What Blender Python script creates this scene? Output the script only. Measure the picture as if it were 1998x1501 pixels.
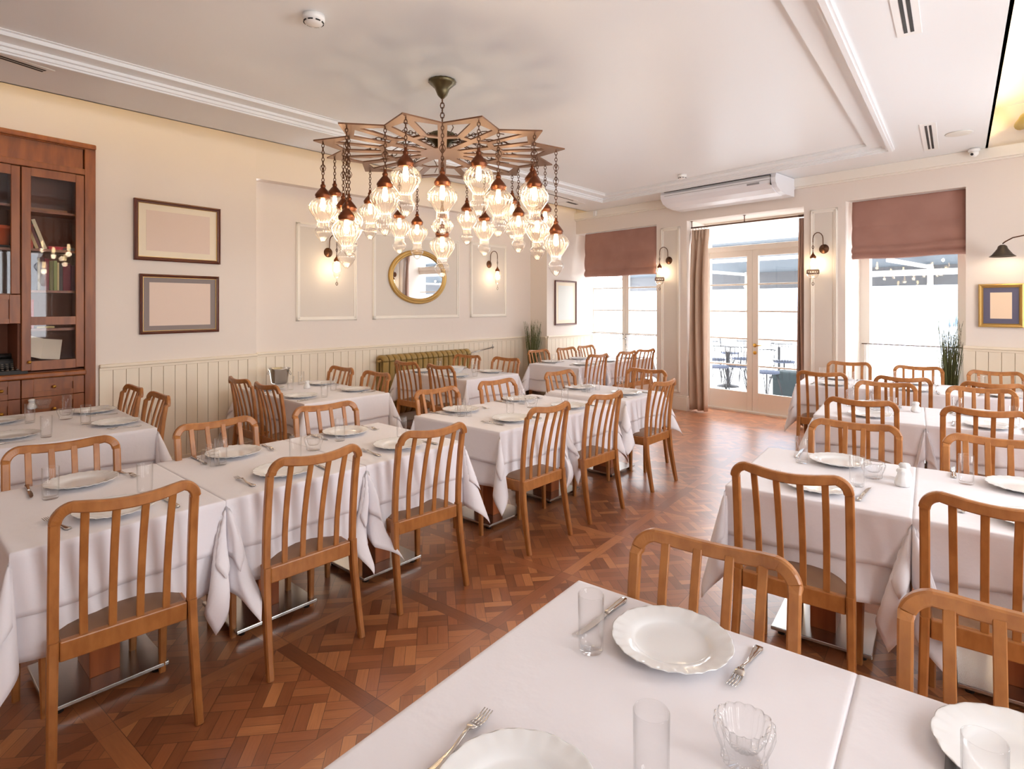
import bpy, bmesh, math, random
from mathutils import Vector, Matrix
R = math.radians
PI = math.pi
rnd = random.Random(7)
for o in list(bpy.data.objects):
    bpy.data.objects.remove(o)
SC = bpy.context.scene
COL = SC.collection

# ------------------------------------------------------------------ camera
FPX, EYE, CX, CY = 1120.0, 1.6, 999.0, 596.0
cd = bpy.data.cameras.new('camera')
cam = bpy.data.objects.new('camera', cd)
COL.objects.link(cam)
cam.location = (0, 0, EYE)
cam.rotation_euler = (R(90), 0, 0)
cd.sensor_fit = 'HORIZONTAL'
cd.sensor_width = 36
cd.lens = 36 * FPX / 1998
cd.shift_y = -(750.5 - CY) / 1998
cd.clip_start = .05
SC.camera = cam

# ------------------------------------------------------------------ world, exposure
w = bpy.data.worlds.new('daylight')
SC.world = w
w.use_nodes = True
wn = w.node_tree.nodes
wn['Background'].inputs[0].default_value = (.95, .97, 1, 1)
wn['Background'].inputs[1].default_value = 13
vs = SC.view_settings
vs.view_transform = 'Standard'
vs.look = 'None'
vs.exposure = 0.1
vs.gamma = 1
vs.use_curve_mapping = False
cy = SC.cycles
cy.use_denoising = True
cy.max_bounces = 9
cy.diffuse_bounces = 5
cy.glossy_bounces = 4
cy.transmission_bounces = 6
cy.transparent_max_bounces = 24
cy.caustics_reflective = False
cy.caustics_refractive = False
cy.sample_clamp_indirect = 4
cy.use_adaptive_sampling = True
cy.adaptive_threshold = .02


def portal(name, loc, ang, sx, sz):
    l = bpy.data.lights.new(name, 'AREA')
    l.shape = 'RECTANGLE'
    l.size, l.size_y = sx, sz
    l.cycles.is_portal = True
    o = bpy.data.objects.new(name, l)
    COL.objects.link(o)
    o.location = loc
    # local -Z points towards the room (ang = heading of wall's local x)
    o.rotation_euler = (R(-90), 0, ang)
    return o


# ------------------------------------------------------------------ helpers
def srgb(r, g, b):
    f = lambda c: c / 12.92 if c <= .04045 else ((c + .055) / 1.055) ** 2.4
    return (f(r / 255), f(g / 255), f(b / 255), 1)


MATS = {}


def mat(name, col, rough=.6, metal=0, bump=None, noise=None, **kw):
    if name in MATS:
        return MATS[name]
    m = bpy.data.materials.new(name)
    m.use_nodes = True
    nt = m.node_tree
    b = nt.nodes['Principled BSDF']
    b.inputs['Base Color'].default_value = col if len(col) == 4 else (*col, 1)
    b.inputs['Roughness'].default_value = rough
    b.inputs['Metallic'].default_value = metal
    for k, v in kw.items():
        b.inputs[k.replace('_', ' ')].default_value = v
    tc = nt.nodes.new('ShaderNodeTexCoord')
    if noise:      # noise = (scale, colour2, stretch)
        n = nt.nodes.new('ShaderNodeTexNoise')
        mp = nt.nodes.new('ShaderNodeMapping')
        mp.inputs['Scale'].default_value = noise[2]
        nt.links.new(tc.outputs['Object'], mp.inputs[0])
        nt.links.new(mp.outputs[0], n.inputs['Vector'])
        n.inputs['Scale'].default_value = noise[0]
        n.inputs['Detail'].default_value = 5
        mx = nt.nodes.new('ShaderNodeMix')
        mx.data_type = 'RGBA'
        rp = nt.nodes.new('ShaderNodeMapRange')
        rp.inputs[1].default_value = .35
        rp.inputs[2].default_value = .65
        nt.links.new(n.outputs[0], rp.inputs[0])
        nt.links.new(rp.outputs[0], mx.inputs[0])
        mx.inputs[6].default_value = b.inputs['Base Color'].default_value
        mx.inputs[7].default_value = noise[1]
        nt.links.new(mx.outputs[2], b.inputs['Base Color'])
    if bump:       # (scale, strength, distance)
        n2 = nt.nodes.new('ShaderNodeTexNoise')
        n2.inputs['Scale'].default_value = bump[0]
        n2.inputs['Detail'].default_value = 4
        nt.links.new(tc.outputs['Object'], n2.inputs['Vector'])
        bp = nt.nodes.new('ShaderNodeBump')
        bp.inputs['Strength'].default_value = bump[1]
        bp.inputs['Distance'].default_value = bump[2]
        nt.links.new(n2.outputs[0], bp.inputs['Height'])
        nt.links.new(bp.outputs[0], b.inputs['Normal'])
    MATS[name] = m
    return m


def glass(name, tint=(1, 1, 1), gloss=.12, extra=0.0, rough=.02, body=(1, .95, .88), base=.02):
    """thin clear glass: mostly see-through, edges reflect more"""
    m = bpy.data.materials.new(name)
    m.use_nodes = True
    nt = m.node_tree
    for n in list(nt.nodes):
        if n.type != 'OUTPUT_MATERIAL':
            nt.nodes.remove(n)
    out = nt.nodes['Material Output']
    tr = nt.nodes.new('ShaderNodeBsdfTransparent')
    tr.inputs[0].default_value = (*tint, 1)
    gl = nt.nodes.new('ShaderNodeBsdfGlossy')
    gl.inputs['Roughness'].default_value = rough
    lw = nt.nodes.new('ShaderNodeLayerWeight')
    lw.inputs[0].default_value = .35
    ma = nt.nodes.new('ShaderNodeMath')
    ma.operation = 'MULTIPLY_ADD'
    pw = nt.nodes.new('ShaderNodeMath')
    pw.operation = 'POWER'
    nt.links.new(lw.outputs['Facing'], pw.inputs[0])
    pw.inputs[1].default_value = 2.2
    nt.links.new(pw.outputs[0], ma.inputs[0])
    ma.inputs[1].default_value = gloss * 2.2
    ma.inputs[2].default_value = base
    ma.use_clamp = True
    mx = nt.nodes.new('ShaderNodeMixShader')
    nt.links.new(ma.outputs[0], mx.inputs[0])
    nt.links.new(tr.outputs[0], mx.inputs[1])
    nt.links.new(gl.outputs[0], mx.inputs[2])
    last = mx
    if extra:
        tl = nt.nodes.new('ShaderNodeBsdfTranslucent')
        tl.inputs[0].default_value = (*body, 1)
        df = nt.nodes.new('ShaderNodeBsdfDiffuse')
        df.inputs[0].default_value = (*body, 1)
        m3 = nt.nodes.new('ShaderNodeMixShader')
        m3.inputs[0].default_value = .5
        nt.links.new(tl.outputs[0], m3.inputs[1])
        nt.links.new(df.outputs[0], m3.inputs[2])
        m2 = nt.nodes.new('ShaderNodeMixShader')
        m2.inputs[0].default_value = extra
        nt.links.new(mx.outputs[0], m2.inputs[1])
        nt.links.new(m3.outputs[0], m2.inputs[2])
        last = m2
    nt.links.new(last.outputs[0], out.inputs[0])
    MATS[name] = m
    return m


def emit(name, col, s):
    m = bpy.data.materials.new(name)
    m.use_nodes = True
    b = m.node_tree.nodes['Principled BSDF']
    b.inputs['Base Color'].default_value = (*col, 1)
    b.inputs['Emission Color'].default_value = (*col, 1)
    b.inputs['Emission Strength'].default_value = s
    MATS[name] = m
    return m


M_wall = mat('cream_plaster', srgb(230, 220, 211), .75, bump=(18, .06, .01))
M_panel = mat('grey_cream_panel', srgb(220, 212, 202), .75, bump=(18, .06, .01))
M_ceil = mat('ceiling_paint', srgb(238, 241, 243), .38)
M_trim = mat('white_trim_paint', srgb(238, 232, 222), .45)
M_wains = mat('cream_board_paint', srgb(232, 220, 200), .4)
M_groove = mat('board_groove', srgb(190, 172, 146), .7)
M_white = mat('white_plastic', srgb(240, 240, 238), .35)
M_dark = mat('dark_slot', srgb(30, 26, 24), .6)
M_chair = mat('beech_wood', srgb(170, 112, 60), .34, noise=(9, srgb(150, 94, 47), (3, 3, 1.2)), bump=(60, .05, .002))
M_pad = mat('brown_leather_seat', srgb(122, 90, 66), .45, bump=(90, .1, .002))
M_cab = mat('cherry_cabinet_wood', srgb(144, 82, 36), .4, noise=(9, srgb(118, 62, 25), (2, 2, .3)), bump=(50, .05, .002))
M_cabin = mat('cabinet_interior', srgb(116, 68, 46), .7)
M_steel = mat('brushed_steel', srgb(190, 188, 184), .22, 1)
M_cutl = mat('silver_cutlery', srgb(205, 200, 195), .16, 1)
M_col = mat('table_column_wood', srgb(166, 92, 50), .4, noise=(10, srgb(140, 74, 38), (2, 2, .3)))
M_china = mat('white_china', srgb(228, 228, 228), .12)
M_brass = mat('aged_brass', srgb(196, 150, 70), .3, 1)
M_bronze = mat('antique_bronze', srgb(92, 62, 44), .42, .85, bump=(70, .2, .003))
M_copper = mat('copper_cap', srgb(116, 68, 44), .36, .85)
M_star = mat('copper_brown_plate', srgb(126, 92, 70), .38, .8)
M_staredge = M_bronze
M_gold = mat('gilt_frame', srgb(186, 152, 92), .42, .8, bump=(60, .25, .004))
M_mahog = mat('mahogany_frame', srgb(84, 38, 26), .3)
M_mount = mat('cream_mount', srgb(238, 226, 204), .8)
M_paper = mat('blank_picture_sheet', srgb(226, 206, 192), .8)
M_paper2 = mat('blank_white_sheet', srgb(226, 228, 222), .8)
M_paper3 = mat('blank_peach_sheet', srgb(240, 214, 186), .8)
M_greym = mat('grey_mount', srgb(134, 122, 120), .6)
M_bluem = mat('blue_grey_mount', srgb(92, 90, 112), .6)
M_mirror = mat('mirror_glass', (.93, .95, .97), .015, 1)
M_rad = mat('olive_gold_radiator', srgb(150, 124, 72), .38, .35, bump=(30, .1, .003))
M_blind = mat('rose_brown_blind', srgb(162, 122, 110), .85, bump=(140, .1, .002), noise=(3, srgb(150, 110, 98), (1, 1, 1)))
M_curt = mat('taupe_curtain', srgb(192, 166, 146), .85)
M_curt2 = mat('brown_curtain', srgb(176, 146, 132), .85)
M_ac = mat('air_conditioner_plastic', srgb(236, 238, 244), .22)
M_leafd = mat('dried_grass_green', srgb(88, 92, 52), .7)
M_pot = mat('dark_planter', srgb(70, 60, 50), .6)
M_frosted = mat('white_candle', srgb(250, 244, 232), .5)
M_glass = glass('clear_glass', gloss=.38)
M_crys = glass('cut_crystal', gloss=.7, extra=.05, body=(.95, .95, .97))
M_shade = glass('ribbed_lamp_glass', tint=(.97, .95, .93), gloss=.7, extra=.035, rough=.05, base=.1, body=(1, .9, .8))
M_pane = glass('window_glass', gloss=.06)
M_cabgl = glass('cabinet_glass', tint=(.95, .95, .96), gloss=.1)
M_bulb = emit('glowing_bulb', (1, .72, .38), 34)
M_led = emit('warm_led_strip', (1, .66, .26), 75)
M_cloth = mat('white_linen', srgb(229, 225, 229), .8, bump=(9, .35, .012), Sheen_Weight=.2)
M_sheer = glass('sheer_cafe_curtain', tint=(1, 1, 1), gloss=0, extra=.6, body=(.95, .96, .96))


# parquet: square panels edged with strips, basket weave turned 45 degrees inside
def parquet():
    m = bpy.data.materials.new('oak_parquet')
    m.use_nodes = True
    nt = m.node_tree
    b = nt.nodes['Principled BSDF']

    def V(x):
        return x

    def mth(op, a, c=None, d=None):
        n = nt.nodes.new('ShaderNodeMath')
        n.operation = op
        for i, v in enumerate((a, c, d)):
            if v is None:
                continue
            if isinstance(v, (int, float)):
                n.inputs[i].default_value = v
            else:
                nt.links.new(v, n.inputs[i])
        return n.outputs[0]
    tc = nt.nodes.new('ShaderNodeTexCoord')
    mp = nt.nodes.new('ShaderNodeMapping')
    mp.vector_type = 'TEXTURE'
    mp.inputs['Location'].default_value = (-.539, 2.237, 0)
    mp.inputs['Rotation'].default_value = (0, 0, R(52.5))
    nt.links.new(tc.outputs['Object'], mp.inputs[0])
    sp = nt.nodes.new('ShaderNodeSeparateXYZ')
    nt.links.new(mp.outputs[0], sp.inputs[0])
    x, y = sp.outputs[0], sp.outputs[1]
    S, W = .70, .07
    ix = mth('FLOOR', mth('DIVIDE', x, S))
    iy = mth('FLOOR', mth('DIVIDE', y, S))
    lx = mth('SUBTRACT', x, mth('MULTIPLY', ix, S))
    ly = mth('SUBTRACT', y, mth('MULTIPLY', iy, S))
    inx = mth('LESS_THAN', lx, W)
    iny = mth('LESS_THAN', ly, W)
    border = mth('MAXIMUM', inx, iny)
    q = .70710678
    p_ = mth('MULTIPLY', mth('ADD', lx, ly), q)
    q_ = mth('MULTIPLY', mth('SUBTRACT', lx, ly), q)
    c = .1495
    pc = mth('DIVIDE', p_, c)
    qc = mth('DIVIDE', q_, c)
    ci, cj = mth('FLOOR', pc), mth('FLOOR', qc)
    fp, fq = mth('FRACT', pc), mth('FRACT', qc)
    orient = mth('FLOORED_MODULO', mth('ADD', ci, cj), 2)
    # pos across plank and along plank
    io = mth('SUBTRACT', 1, orient)
    ac = mth('ADD', mth('MULTIPLY', orient, fp), mth('MULTIPLY', io, fq))
    al = mth('ADD', mth('MULTIPLY', orient, fq), mth('MULTIPLY', io, fp))
    k3 = mth('MULTIPLY', ac, 3)
    k = mth('FLOOR', k3)
    fk = mth('FRACT', k3)
    # hash vectors
    cmb = nt.nodes.new('ShaderNodeCombineXYZ')
    nt.links.new(mth('ADD', mth('MULTIPLY', ix, 17.3), mth('ADD', ci, mth('MULTIPLY', border, 101.7))), cmb.inputs[0])
    inner = mth('SUBTRACT', 1, border)
    nt.links.new(mth('ADD', mth('MULTIPLY', iy, 13.1), mth('MULTIPLY', cj, inner)), cmb.inputs[1])
    bi = mth('ADD', mth('MULTIPLY', mth('MULTIPLY', k, 3.7), inner), mth('MULTIPLY', mth('MULTIPLY', iny, border), 5.3))
    nt.links.new(bi, cmb.inputs[2])
    # border planks must not vary with ci: blend
    cm2 = nt.nodes.new('ShaderNodeCombineXYZ')
    nt.links.new(mth('MULTIPLY', ix, 7.7), cm2.inputs[0])
    nt.links.new(mth('MULTIPLY', iy, 5.9), cm2.inputs[1])
    nt.links.new(mth('ADD', mth('MULTIPLY', inx, 3.3), 41.5), cm2.inputs[2])
    w1 = nt.nodes.new('ShaderNodeTexWhiteNoise')
    nt.links.new(cmb.outputs[0], w1.inputs['Vector'])
    w2 = nt.nodes.new('ShaderNodeTexWhiteNoise')
    nt.links.new(cm2.outputs[0], w2.inputs['Vector'])
    h = mth('ADD', mth('MULTIPLY', w1.outputs[0], inner), mth('MULTIPLY', w2.outputs[0], border))
    # grain
    def grain(vx, vy):
        cc = nt.nodes.new('ShaderNodeCombineXYZ')
        nt.links.new(vx, cc.inputs[0])
        nt.links.new(vy, cc.inputs[1])
        nt.links.new(mth('MULTIPLY', h, 30), cc.inputs[2])
        n = nt.nodes.new('ShaderNodeTexNoise')
        n.inputs['Scale'].default_value = 1
        n.inputs['Detail'].default_value = 4
        nt.links.new(cc.outputs[0], n.inputs['Vector'])
        return n.outputs[0]
    gi = grain(mth('MULTIPLY', ac, 22), mth('MULTIPLY', al, 1.4))
    gb = grain(mth('MULTIPLY', mth('ADD', mth('MULTIPLY', inx, lx), mth('MULTIPLY', mth('SUBTRACT', 1, inx), ly)), 150),
               mth('MULTIPLY', mth('ADD', mth('MULTIPLY', inx, ly), mth('MULTIPLY', mth('SUBTRACT', 1, inx), lx)), 9))
    g = mth('ADD', mth('MULTIPLY', gi, inner), mth('MULTIPLY', gb, border))
    v = mth('ADD', mth('MULTIPLY', h, .8), mth('MULTIPLY', g, .42))
    # joints
    e1 = mth('MINIMUM', fk, mth('SUBTRACT', 1, fk))
    e1 = mth('MULTIPLY', e1, c / 3)
    e2 = mth('MULTIPLY', mth('MINIMUM', al, mth('SUBTRACT', 1, al)), c)
    ei = mth('MINIMUM', e1, e2)
    def edge(v, w_):
        return mth('MINIMUM', mth('ABSOLUTE', v), mth('ABSOLUTE', mth('SUBTRACT', v, w_)))
    eb = mth('MINIMUM', edge(lx, W), edge(ly, W))
    e = mth('MINIMUM', mth('ADD', ei, mth('MULTIPLY', border, 1)), eb)
    joint = mth('LESS_THAN', e, .0011)
    cr = nt.nodes.new('ShaderNodeValToRGB')
    el = cr.color_ramp.elements
    el[0].position, el[0].color = 0.05, srgb(118, 68, 42)
    el[1].position, el[1].color = 1.0, srgb(196, 130, 82)
    for pos, col in ((.35, srgb(144, 86, 53)), (.62, srgb(162, 98, 62)), (.85, srgb(178, 114, 72))):
        t = el.new(pos)
        t.color = col
    nt.links.new(v, cr.inputs[0])
    mx = nt.nodes.new('ShaderNodeMix')
    mx.data_type = 'RGBA'
    nt.links.new(mth('MULTIPLY', joint, .75), mx.inputs[0])
    nt.links.new(cr.outputs[0], mx.inputs[6])
    mx.inputs[7].default_value = srgb(50, 26, 16)
    nt.links.new(mx.outputs[2], b.inputs['Base Color'])
    rr = mth('ADD', .26, mth('MULTIPLY', g, .16))
    nt.links.new(rr, b.inputs['Roughness'])
    b.inputs['Coat Weight'].default_value = .9
    b.inputs['Coat Roughness'].default_value = .3
    b.inputs['Coat IOR'].default_value = 1.6
    bp = nt.nodes.new('ShaderNodeBump')
    bp.inputs['Strength'].default_value = .25
    bp.inputs['Distance'].default_value = .002
    nt.links.new(mth('ADD', mth('MULTIPLY', h, .6), mth('MULTIPLY', joint, -1)), bp.inputs['Height'])
    nt.links.new(bp.outputs[0], b.inputs['Normal'])
    return m


M_floor = parquet()


def G(px, py, z):
    """world point at height z seen at photo pixel (px, py)"""
    d = FPX * (EYE - z) / (py - CY)
    return Vector(((px - CX) * d / FPX, d, z))


class Wall:
    """vertical plane; local x runs to the right as seen from the room, local -y points into the room"""
    def __init__(s, p, q):
        s.o = Vector((p[0], p[1]))
        s.d = (Vector((q[0], q[1])) - s.o).normalized()
        s.n = Vector((s.d.y, -s.d.x))           # towards the room
        s.ang = math.atan2(s.d.y, s.d.x)

    def s_of(s, px, off=0):
        r = (px - CX) / FPX
        o = s.o + s.n * off
        return (r * o.y - o.x) / (s.d.x - r * s.d.y)

    def z_of(s, px, py, off=0):
        t = s.s_of(px, off)
        Y = (s.o + s.n * off + s.d * t).y
        return EYE - (py - CY) * Y / FPX

    def sz(s, px, py, off=0):
        return s.s_of(px, off), s.z_of(px, py, off)

    def pt(s, t, z=0, off=0):
        p = s.o + s.d * t + s.n * off
        return Vector((p.x, p.y, z))

    def hit(s, other):
        # parameter on self where it meets other
        a, b = s.d, other.d
        w_ = other.o - s.o
        den = a.x * b.y - a.y * b.x
        return (w_.x * b.y - w_.y * b.x) / den


class MB:
    def __init__(s):
        s.v, s.f, s.smooth, s.mi = [], [], [], []

    def add(s, vs, fs, smooth=False, mi=0):
        n = len(s.v)
        s.v += [tuple(v) for v in vs]
        s.f += [tuple(i + n for i in f) for f in fs]
        s.smooth += [smooth] * len(fs)
        s.mi += [mi] * len(fs)
        return s

    def box(s, x0, x1, y0, y1, z0, z1, mi=0, ch=0):
        x0, x1 = min(x0, x1), max(x0, x1)
        y0, y1 = min(y0, y1), max(y0, y1)
        z0, z1 = min(z0, z1), max(z0, z1)
        if ch:
            c = min(ch, (x1 - x0) * .45, (y1 - y0) * .45, (z1 - z0) * .45)
            bm = bmesh.new()
            vv = [bm.verts.new(p) for p in ((x0, y0, z0), (x1, y0, z0), (x1, y1, z0), (x0, y1, z0), (x0, y0, z1), (x1, y0, z1), (x1, y1, z1), (x0, y1, z1))]
            for f in ((0, 3, 2, 1), (4, 5, 6, 7), (0, 1, 5, 4), (1, 2, 6, 5), (2, 3, 7, 6), (3, 0, 4, 7)):
                bm.faces.new([vv[i] for i in f])
            bmesh.ops.bevel(bm, geom=bm.edges[:], offset=c, segments=2, affect='EDGES', profile=.5)
            bm.verts.index_update()
            s.add([v.co[:] for v in bm.verts], [[v.index for v in f.verts] for f in bm.faces], False, mi)
            bm.free()
            return s
        return s.add([(x0, y0, z0), (x1, y0, z0), (x1, y1, z0), (x0, y1, z0), (x0, y0, z1), (x1, y0, z1), (x1, y1, z1), (x0, y1, z1)],
                     [(0, 3, 2, 1), (4, 5, 6, 7), (0, 1, 5, 4), (1, 2, 6, 5), (2, 3, 7, 6), (3, 0, 4, 7)], False, mi)

    def prism(s, poly, z0, z1, mi=0, smooth=False):
        n = len(poly)
        vs = [(p[0], p[1], z0) for p in poly] + [(p[0], p[1], z1) for p in poly]
        fs = [tuple(range(n))[::-1], tuple(range(n, 2 * n))] + [(i, (i + 1) % n, n + (i + 1) % n, n + i) for i in range(n)]
        return s.add(vs, fs, smooth, mi)

    def lathe(s, prof, seg=24, c=(0, 0, 0), rib=None, mi=0, smooth=True, axis='z'):
        """prof: [(r, z)], rib(theta, z)->radius factor"""
        vs, fs = [], []
        n = len(prof)
        for r, z in prof:
            for i in range(seg):
                a = 2 * PI * i / seg
                rr = r * (rib(a, z) if rib else 1)
                p = (rr * math.cos(a), rr * math.sin(a), z)
                if axis == 'y':
                    p = (p[0], p[2], p[1])
                vs.append((c[0] + p[0], c[1] + p[1], c[2] + p[2]))
        for j in range(n - 1):
            for i in range(seg):
                k = (i + 1) % seg
                fs.append((j * seg + i, j * seg + k, (j + 1) * seg + k, (j + 1) * seg + i))
        if prof[0][0] > 1e-5:
            fs.append(tuple(range(seg))[::-1])
        if prof[-1][0] > 1e-5:
            fs.append(tuple((n - 1) * seg + i for i in range(seg)))
        return s.add(vs, fs, smooth, mi)

    def open_lathe(s, prof, seg=24, c=(0, 0, 0), rib=None, mi=0):
        n = len(s.f)
        s.lathe(prof, seg, c, rib, mi)
        k = int(prof[0][0] > 1e-5) + int(prof[-1][0] > 1e-5)
        if k:
            s.f = s.f[:-k]; s.smooth = s.smooth[:-k]; s.mi = s.mi[:-k]
        return s

    def sweep(s, path, sec, side, mi=0, smooth=False):
        """path of points, sec = (w, h) or list of (w, h); side = vector kept as the h axis; chamfered section"""
        path = [Vector(p) for p in path]
        vs, fs = [], []
        n = len(path)
        side = Vector(side)
        for i, p in enumerate(path):
            t = (path[min(i + 1, n - 1)] - path[max(i - 1, 0)]).normalized()
            nn = (side - t * side.dot(t)).normalized()
            bb = t.cross(nn)
            w_, h_ = sec[i] if isinstance(sec, list) else sec
            w_, h_ = w_ / 2, h_ / 2
            c = min(w_, h_) * .38
            for a, b in ((w_ - c, -h_), (w_, -h_ + c), (w_, h_ - c), (w_ - c, h_), (-w_ + c, h_), (-w_, h_ - c), (-w_, -h_ + c), (-w_ + c, -h_)):
                vs.append(p + bb * a + nn * b)
        for j in range(n - 1):
            for i in range(8):
                k = (i + 1) % 8
                fs.append((j * 8 + i, j * 8 + k, (j + 1) * 8 + k, (j + 1) * 8 + i))
        fs.append(tuple(range(8))[::-1])
        fs.append(tuple((n - 1) * 8 + i for i in range(8)))
        return s.add(vs, fs, smooth, mi)

    def tube(s, path, r, seg=8, mi=0, closed=False):
        path = [Vector(p) for p in path]
        n = len(path)
        vs, fs = [], []
        ref = Vector((0, 0, 1))
        prev = None
        for i, p in enumerate(path):
            if closed:
                t = (path[(i + 1) % n] - path[i - 1]).normalized()
            else:
                t = (path[min(i + 1, n - 1)] - path[max(i - 1, 0)]).normalized()
            if prev is None:
                a = ref if abs(t.z) < .9 else Vector((1, 0, 0))
                nn = (a - t * a.dot(t)).normalized()
            else:
                nn = (prev - t * prev.dot(t)).normalized()
            prev = nn
            bb = t.cross(nn)
            rr = r[i] if isinstance(r, list) else r
            for k in range(seg):
                an = 2 * PI * k / seg
                vs.append(p + nn * (rr * math.cos(an)) + bb * (rr * math.sin(an)))
        m_ = n if closed else n - 1
        for j in range(m_):
            for i in range(seg):
                k = (i + 1) % seg
                j2 = (j + 1) % n
                fs.append((j * seg + i, j * seg + k, j2 * seg + k, j2 * seg + i))
        if not closed:
            fs.append(tuple(range(seg))[::-1])
            fs.append(tuple((n - 1) * seg + i for i in range(seg)))
        return s.add(vs, fs, True, mi)

    def mesh(s, name, mats):
        me = bpy.data.meshes.new(name)
        me.from_pydata(s.v, [], s.f)
        for m in (mats if isinstance(mats, (list, tuple)) else [mats]):
            me.materials.append(m)
        me.polygons.foreach_set('use_smooth', s.smooth)
        me.polygons.foreach_set('material_index', s.mi)
        me.update()
        return me

    def build(s, name, mats, parent=None, loc=None, rz=0):
        o = bpy.data.objects.new(name, s.mesh(name, mats))
        COL.objects.link(o)
        if parent:
            o.parent = parent
        if loc is not None:
            o.location = loc
        if rz:
            o.rotation_euler = (0, 0, rz)
        return o


def empty(name, loc=(0, 0, 0), rz=0, parent=None):
    o = bpy.data.objects.new(name, None)
    COL.objects.link(o)
    o.location = loc
    o.rotation_euler = (0, 0, rz)
    o.empty_display_size = .1
    if parent:
        o.parent = parent
    return o


def tag(o, label, cat, group=None):
    o['label'] = label
    o['category'] = cat
    if group:
        o['group'] = group
    return o


def struct(o):
    o['kind'] = 'structure'
    return o


def dup(o, parent=None):
    c = o.copy()
    COL.objects.link(c)
    c.parent = parent
    for ch in o.children:
        dup(ch, c)
    return c


def point_light(name, loc, power, col, rad, parent=None):
    l = bpy.data.lights.new(name, 'POINT')
    l.energy = power
    l.color = col
    l.shadow_soft_size = rad
    o = bpy.data.objects.new(name, l)
    COL.objects.link(o)
    o.location = loc
    if parent:
        o.parent = parent
    return o


# ------------------------------------------------------------------ room shell
ZS, ZC, ZT = 3.25, 3.30, 3.66          # soffit, tray ceiling, cove top
FAR = Wall((2.682, 8.657), (2.682 + .6675, 8.657 - .7446))
# front left wall (bookcase part) and the shallow niche behind it
a_, b_ = G(192, 712, 1.07), G(500, 690, 1.07)
L1 = Wall(a_, b_)
a_, b_ = G(507, 687.5, 1.07), G(1035, 655.5, 1.07)
L2 = Wall(a_, b_)
# wall part with the single narrow picture: starts where the lintel of the far wall ends
pl = FAR.pt(FAR.s_of(1124))
LF = Wall(pl, (pl.x + .6626, pl.y + .749))
RD = Vector((.598, .802))
RIGHT = Wall((6.35, 5.05), (6.35 - RD.x, 5.05 - RD.y))
BACK = Wall((-1.2 + .802, -1.2 - .598), (-1.2, -1.2))
DEP = .55                               # depth of the window recesses

sL1a = L1.hit(BACK)
sL1b = L1.s_of(500)
sL2a = L2.s_of(500)
sL2b = L2.s_of(1035)
sLFa = LF.s_of(1067)
sFR = FAR.hit(RIGHT)
# floor
corners = [L1.pt(sL1a), L1.pt(sL1b), L2.pt(sL2a), L2.pt(sL2b), LF.pt(sLFa), LF.pt(1.2), FAR.pt(FAR.hit(RIGHT), 0, -.8), RIGHT.pt(-1), BACK.pt(BACK.hit(RIGHT))]
flp = [BACK.pt(-3.5), BACK.pt(9), Vector((-4.6, 8)), Vector((.3, 11.4)), FAR.pt(-2.3, 0, -1.0), FAR.pt(8, 0, -1.0), Vector((8, 3, 0))]
flp = [L1.pt(sL1a, 0, -.3), L2.pt(sL2b, 0, -.3), FAR.pt(FAR.s_of(1124) - .2, 0, -.9), FAR.pt(sFR + .2, 0, -.9), BACK.pt(BACK.hit(RIGHT) - .2, 0, -.2)]
mb = MB().prism([(p.x, p.y) for p in flp][::-1], -.1, 0)
struct(mb.build('floor', M_floor))


def wall_box(name, W, s0, s1, z0, z1, thick=.25, off=0, mats=None, ch=0):
    mb = MB().box(s0, s1, -off, thick, z0, z1, ch=ch)
    return struct(mb.build(name, mats or M_wall, loc=(W.o.x, W.o.y, 0), rz=W.ang))


# left walls
mb = MB()
cx0, cx1, cz1 = L1.s_of(-190, .03), L1.s_of(187, .03), L1.z_of(186, 284, .03)
mb.box(sL1a - .3, cx0, 0, .34, 0, ZT)
mb.box(cx0, cx1, 0, .34, cz1, ZT)
mb.box(cx1, sL1b, 0, .34, 0, ZT)
mb.box(cx0, cx1, .305, .34, 0, cz1)
z3 = L2.z_of(498, 354.5)
hoff = abs((L1.pt(sL1b).xy - L2.pt(sL2a).xy).dot(L2.n))
struct(mb.build('wall_left', M_wall, loc=(L1.o.x, L1.o.y, 0), rz=L1.ang))
mb = MB()
mb.box(sL2a - .02, sL2b + .02, 0, .25, 0, ZT)
A_, B_ = L1.pt(sL1b), L2.pt(sL2b + .02, 0, .10)
inv = Matrix.Rotation(-L2.ang, 3, 'Z')
loc2 = [inv @ (p - Vector((L2.o.x, L2.o.y, 0))) for p in (A_, B_, L2.pt(sL2b + .02), L2.pt(sL2a))]
mb.prism([(p.x, p.y) for p in loc2], 3.0, ZT)           # band above the niche
struct(mb.build('wall_left_niche', M_wall, loc=(L2.o.x, L2.o.y, 0), rz=L2.ang))
# projecting part with its narrow side face
sLFb = DEP + .1
fa, fb = LF.pt(sLFa), LF.pt(sLFb)
e0 = L2.pt(sL2b)
dep = (e0.xy - fa.xy).length
mb = MB().prism([(p.x, p.y) for p in (fa, fb, LF.pt(sLFb, 0, -.6), L2.pt(sL2b + .05, 0, -.3), e0)][::-1], 0, ZT)
struct(mb.build('wall_left_projection', M_wall))
# wainscot boards
def wainscot(name, W, s0, s1, ztop, step=.105):
    mb = MB()
    mb.box(s0, s1, -.006, 0, 0, ztop - .03, mi=1)
    n = max(1, round((s1 - s0) / step))
    st = (s1 - s0) / n
    for i in range(n):
        mb.box(s0 + i * st + .0025, s0 + (i + 1) * st - .0025, -.016, -.005, .1, ztop - .03)
    mb.box(s0, s1, -.024, 0, 0, .12, ch=.004)
    mb.box(s0, s1, -.035, 0, ztop - .03, ztop, ch=.008)
    mb.box(s0, s1, -.022, 0, ztop - .055, ztop - .03, ch=.004)
    return struct(mb.build(name, [M_wains, M_groove], loc=(W.o.x, W.o.y, 0), rz=W.ang))


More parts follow.
